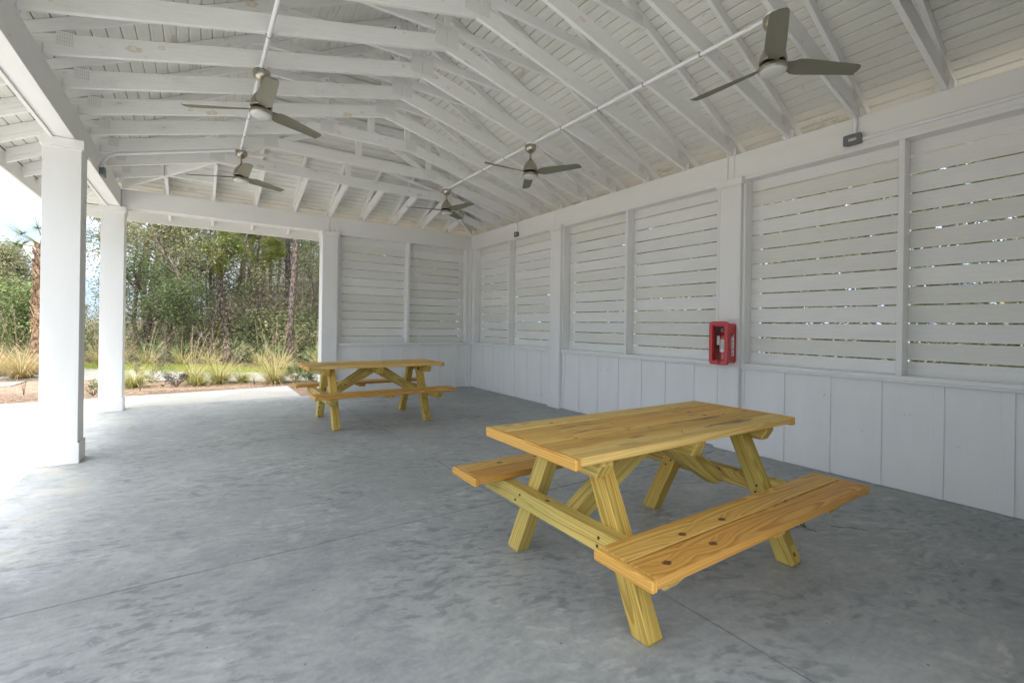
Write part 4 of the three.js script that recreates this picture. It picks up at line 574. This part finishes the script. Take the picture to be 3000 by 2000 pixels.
function grassClump(label, x, z, size, seed, { dry = 0, plumes = 0, n = 420, lean = 0.25 } = {}) {
  const R = rng(seed), g = thing('ornamental_grass', label, 'grass clump', 'ornamental grass clumps in the mulch bed', x, -0.055, z), pos = [], col = [];
  for (let i = 0; i < n; i++) { const an = R() * 6.283, up = 0.5 + R() * 2.1, d = V(Math.cos(an) + lean * 0.6, up, Math.sin(an)).normalize(), b = V(Math.cos(an) * 0.13 * size * R(), 0, Math.sin(an) * 0.13 * size * R()), k = 0.75 + 0.5 * R(), tan = R() < dry; bladeStrip(pos, col, b, d, size * (0.45 + 0.55 * R()), 0.4 + 0.55 * R(), 0.004, tan ? [0.4 * k, 0.32 * k, 0.14 * k] : [0.3 * k, 0.33 * k, 0.07 * k], tan ? [0.62 * k, 0.5 * k, 0.27 * k] : [0.46 * k, 0.44 * k, 0.14 * k]); }
  mesh('blades', stripGeo(pos, col), grassMat, g);
  if (plumes) { const p2 = [], c2 = []; for (let i = 0; i < plumes; i++) { const an = R() * 6.283, d = V(Math.cos(an) * 0.45 + lean * (0.6 + R()), 1.5, Math.sin(an) * 0.4).normalize(), pts = bladeStrip(p2, c2, V(Math.cos(an) * 0.06, 0, Math.sin(an) * 0.06), d, size * (1.15 + 0.5 * R()), 0.28 + 0.3 * R(), 0.0028, [0.5, 0.42, 0.2], [0.62, 0.5, 0.3], 8); for (let j = 5; j <= 8; j++) for (let k = 0; k < 9; k++) bladeStrip(p2, c2, pts[j - 1].clone().lerp(pts[j], R()), V(R() - 0.3, R() - 0.1, R() - 0.5).normalize(), 0.05, 0.5, 0.0022, [0.6, 0.48, 0.3], [0.7, 0.58, 0.4], 2); } mesh('seed_plumes', stripGeo(p2, c2), grassMat, g); }
}
grassClump('yellow green grass clump beside the corner column', -6.13, -3.37, 0.76, 401, { plumes: 9, dry: 0.12 });
grassClump('grass clump with tall plumes, second from the corner column', -5.1, -3.6, 0.82, 402, { plumes: 22, dry: 0.25, lean: 0.45 });
grassClump('spreading grass clump with tall plumes, third from the corner column', -4.6, -3.3, 0.86, 403, { plumes: 16, dry: 0.25, lean: 0.4, n: 520 });
grassClump('upright straw coloured grass clump nearest the picnic table', -3.55, -2.8, 1.0, 404, { plumes: 14, dry: 0.55, lean: 0.2, n: 520 });
grassClump('small grass clump between the second and third plume clumps', -5.0, -3.1, 0.55, 405, { dry: 0.3, n: 260 });
grassClump('low green grass tuft right of the third plume clump', -4.15, -3.35, 0.6, 406, { dry: 0.15, n: 260 });
grassClump('dry tan grass clump in front of the palm', -8.42, -6.3, 1.2, 407, { dry: 0.93, plumes: 14, n: 620 });
grassClump('dry tan grass clump at the left edge of the view', -9.05, -7.2, 1.25, 408, { dry: 0.95, plumes: 10, n: 560 });
grassClump('dry tan grass clump hidden behind the palm trunk', -8.5, -7.9, 1.2, 409, { dry: 0.95, plumes: 10, n: 480 });
[[-7.6, -10.4], [-7.1, -9.9], [-6.3, -9.3], [-5.4, -8.7], [-4.7, -8.3], [-3.4, -7.0], [-2.9, -6.5], [-1.9, -6.1]].forEach(([x, z], i) => grassClump(['wild grass tuft beyond the path, behind the corner column', 'wild grass tuft beyond the path, right of the corner column', 'wild grass tuft beyond the path under the dark evergreen', 'wild grass tuft beyond the path below the leaning trunk', 'wild grass tuft beyond the path left of the dark pine', 'wild grass tuft beyond the path right of the dark pine', 'wild grass tuft beyond the path behind the straw coloured clump', 'wild grass tuft beyond the path beside the back wall post'][i], x, z, 1.0, 420 + i, { dry: 0.6, plumes: 8, n: 260 }));
function shrub(name, label, x, z, h, w, tone, seed, geo, n = 60, per = 1) { const R = rng(seed), g = thing(name, label, 'shrub', 'small shrubs in the mulch bed', x, -0.055, z), ls = [], tips = []; for (let i = 0; i < 7; i++) { const an = i * 2.4; branch(R, V(0, 0, 0), V(Math.cos(an) * w, 0.6 * h + 0.2, Math.sin(an) * w).normalize(), h * 0.5, 0.006, 1, ls, tips, { wob: 0.5, lift: 0.02, split: 3, spread: 1.1 }); } mesh('stems', limbGeo(ls, 4), M.pineBark, g); const sp = []; for (let i = 0; i < n; i++) { const p = tips[Math.floor(R() * tips.length)]; sp.push([p.clone().add(V((R() - 0.5) * 0.1, (R() - 0.5) * 0.1, (R() - 0.5) * 0.1)), 0.7 + 0.6 * R()]); } if (n) scatter('foliage', geo, sp, tone, g, seed + 1); }
const fine = leafClump(31, 10, 0.06, 0.035, 0.018), spike = needleTuft(32, 26, 0.06);
shrub('azalea_shrub', 'leafy green azalea with red buds beside the first grass clump', -5.89, -4.25, 0.55, 0.5, TONE.oak.concat(TONE.fresh, [[0.25, 0.09, 0.07]]), 501, fine, 130);
shrub('purple_shrub', 'small purple leaved shrub in front of the plume grasses', -5.38, -3.2, 0.34, 0.45, [[0.09, 0.045, 0.055], [0.12, 0.06, 0.07], [0.09, 0.11, 0.05]], 502, fine, 60);
shrub('rosemary_shrub', 'dark green rosemary bush just left of the back wall post', -3.1, -2.95, 0.5, 0.4, TONE.dark.concat(TONE.fresh), 503, spike, 150);
shrub('rosemary_shrub', 'dark green rosemary bush behind the far picnic table top', -2.72, -2.6, 0.42, 0.4, TONE.dark, 504, spike, 120);
shrub('sprouting_shrub', 'low green sprout with few leaves beside the corner column', -6.62, -2.4, 0.3, 0.35, TONE.fresh, 505, fine, 22);
for (const [x, z, s, l] of [[-5.96, -2.64, 511, 'bare reddish twig standing in front of the first grass clump'], [-7.66, -2.98, 512, 'bare dark twig standing in the mulch at far left'], [-3.97, -2.54, 513, 'bare twig standing left of the straw coloured grass clump']]) { const R = rng(s), g = thing('bare_shrub', l, 'shrub', 'bare twigs in the mulch bed', x, -0.055, z), ls = []; for (let i = 0; i < 3; i++) branch(R, V(0, 0, 0), V((R() - 0.5) * 0.5, 1, (R() - 0.5) * 0.5).normalize(), 0.16, 0.006, 1, ls, [], { wob: 0.3, lift: 0.05, split: 2, spread: 0.8 }); mesh('stems', limbGeo(ls, 5), M.pineBark, g); }
// fans of saw palmetto at the foot of the trees
function fanLeaf(n, len, spread) { const pos = [], col = []; for (let i = 0; i < n; i++) { const a = mix(-spread, spread, i / (n - 1)); bladeStrip(pos, col, V(0, 0, 0), V(Math.sin(a), Math.cos(a) * 0.95, 0.12 * Math.cos(a * 2)).normalize(), len * (0.75 + 0.25 * Math.cos(a)), 0.12, len * 0.022, [0.2, 0.27, 0.1], [0.3, 0.36, 0.16], 3); } return stripGeo(pos, col); }
const pFan = fanLeaf(16, 0.42, 1.9);
[[-6.35, -9.9], [-5.55, -10.0], [-3.85, -9.7], [-3.1, -9.5], [-2.75, -9.1], [-1.7, -8.2]].forEach(([x, z], i) => { const R = rng(600 + i), g = thing('saw_palmetto', ['blue green palmetto between the two small dark trees', 'palmetto below the pale leaning trunk', 'palmetto at the foot of the dark straight pine', 'palmetto right of the pale upright trunk', 'palmetto left of the leaning pine', 'palmetto beside the back wall post'][i], 'palmetto', 'palmettos at the foot of the wood', x, -0.07, z); for (let k = 0; k < 8; k++) { const m = mesh('frond', pFan, grassMat, g); m.position.set((R() - 0.5) * 0.5, 0.15 + 0.35 * R(), (R() - 0.5) * 0.4); m.rotation.set((R() - 0.3) * 0.9, R() * 6.28, (R() - 0.5) * 0.9); } });
{ // cabbage palm left of the near column
  const R = rng(700), g = thing('palm_tree', 'palm tree with shaggy leaf bases beside the near column', 'palm', null, -8.3, -0.06, -7.3), H = 3.05;
  mesh('trunk', limbGeo([{ a: V(0, -0.1, 0), b: V(0.01, 0.5, 0), ra: 0.24, rb: 0.22 }, { a: V(0.01, 0.5, 0), b: V(0.02, 1.15, 0), ra: 0.22, rb: 0.185 }, { a: V(0.02, 1.15, 0), b: V(0.05, H, 0), ra: 0.17, rb: 0.12 }, { a: V(0.05, H, 0), b: V(0.06, H + 0.35, 0), ra: 0.12, rb: 0.05 }], 14), std({ map: barkTex(8, [92, 72, 54], [164, 138, 110], 0), roughness: 1 }), g);
  const boot = slab2([[-0.055, 0], [0.055, 0], [0.035, 0.2], [0.04, 0.3], [-0.02, 0.33], [-0.035, 0.2]], 0.028, (a, b, t) => V(a, b, t + 0.26 * b * b), [0, 1], 0.006), bm = [0, 1, 2].map((i) => std({ map: barkTex(10 + i, [[118, 88, 62], [150, 120, 92], [98, 76, 58]][i], [[178, 150, 120], [196, 172, 146], [156, 128, 100]][i], 0), roughness: 1 }));
  let an = 0; for (let i = 0; i < 96; i++) { const y = 0.92 + (H - 0.75) * i / 96; an += 2.399; const r = mix(0.175, 0.115, i / 96), m = mesh('leaf_base', boot, bm[i % 3], g); m.position.set(0.03 + Math.sin(an) * r, y, Math.cos(an) * r); m.rotation.set(0.05 + 0.22 * R(), an, (R() < 0.5 ? -1 : 1) * (0.25 + 0.35 * R()), 'YXZ'); m.scale.set(0.9, 0.62 + 0.25 * R(), 0.7); }
  const pf = fanLeaf(24, 0.46, 2.1); for (let i = 0; i < 13; i++) { const a = i * 2.399, el = 0.15 + 1.2 * (i % 4) / 3, f = part('frond', g), d = V(Math.cos(a) * Math.cos(el), Math.sin(el), Math.sin(a) * Math.cos(el)), b = V(0.06, H + 0.15, 0), e = b.clone().addScaledVector(d, 0.55); mesh('stalk', limbGeo([{ a: b, b: e, ra: 0.016, rb: 0.009 }], 5), std({ color: 0x7f8a45, roughness: 0.7 }), f); const m = mesh('fan', pf, grassMat, f); m.position.copy(e); m.quaternion.setFromUnitVectors(UPV, d); }
}
renderer.render(scene, camera);
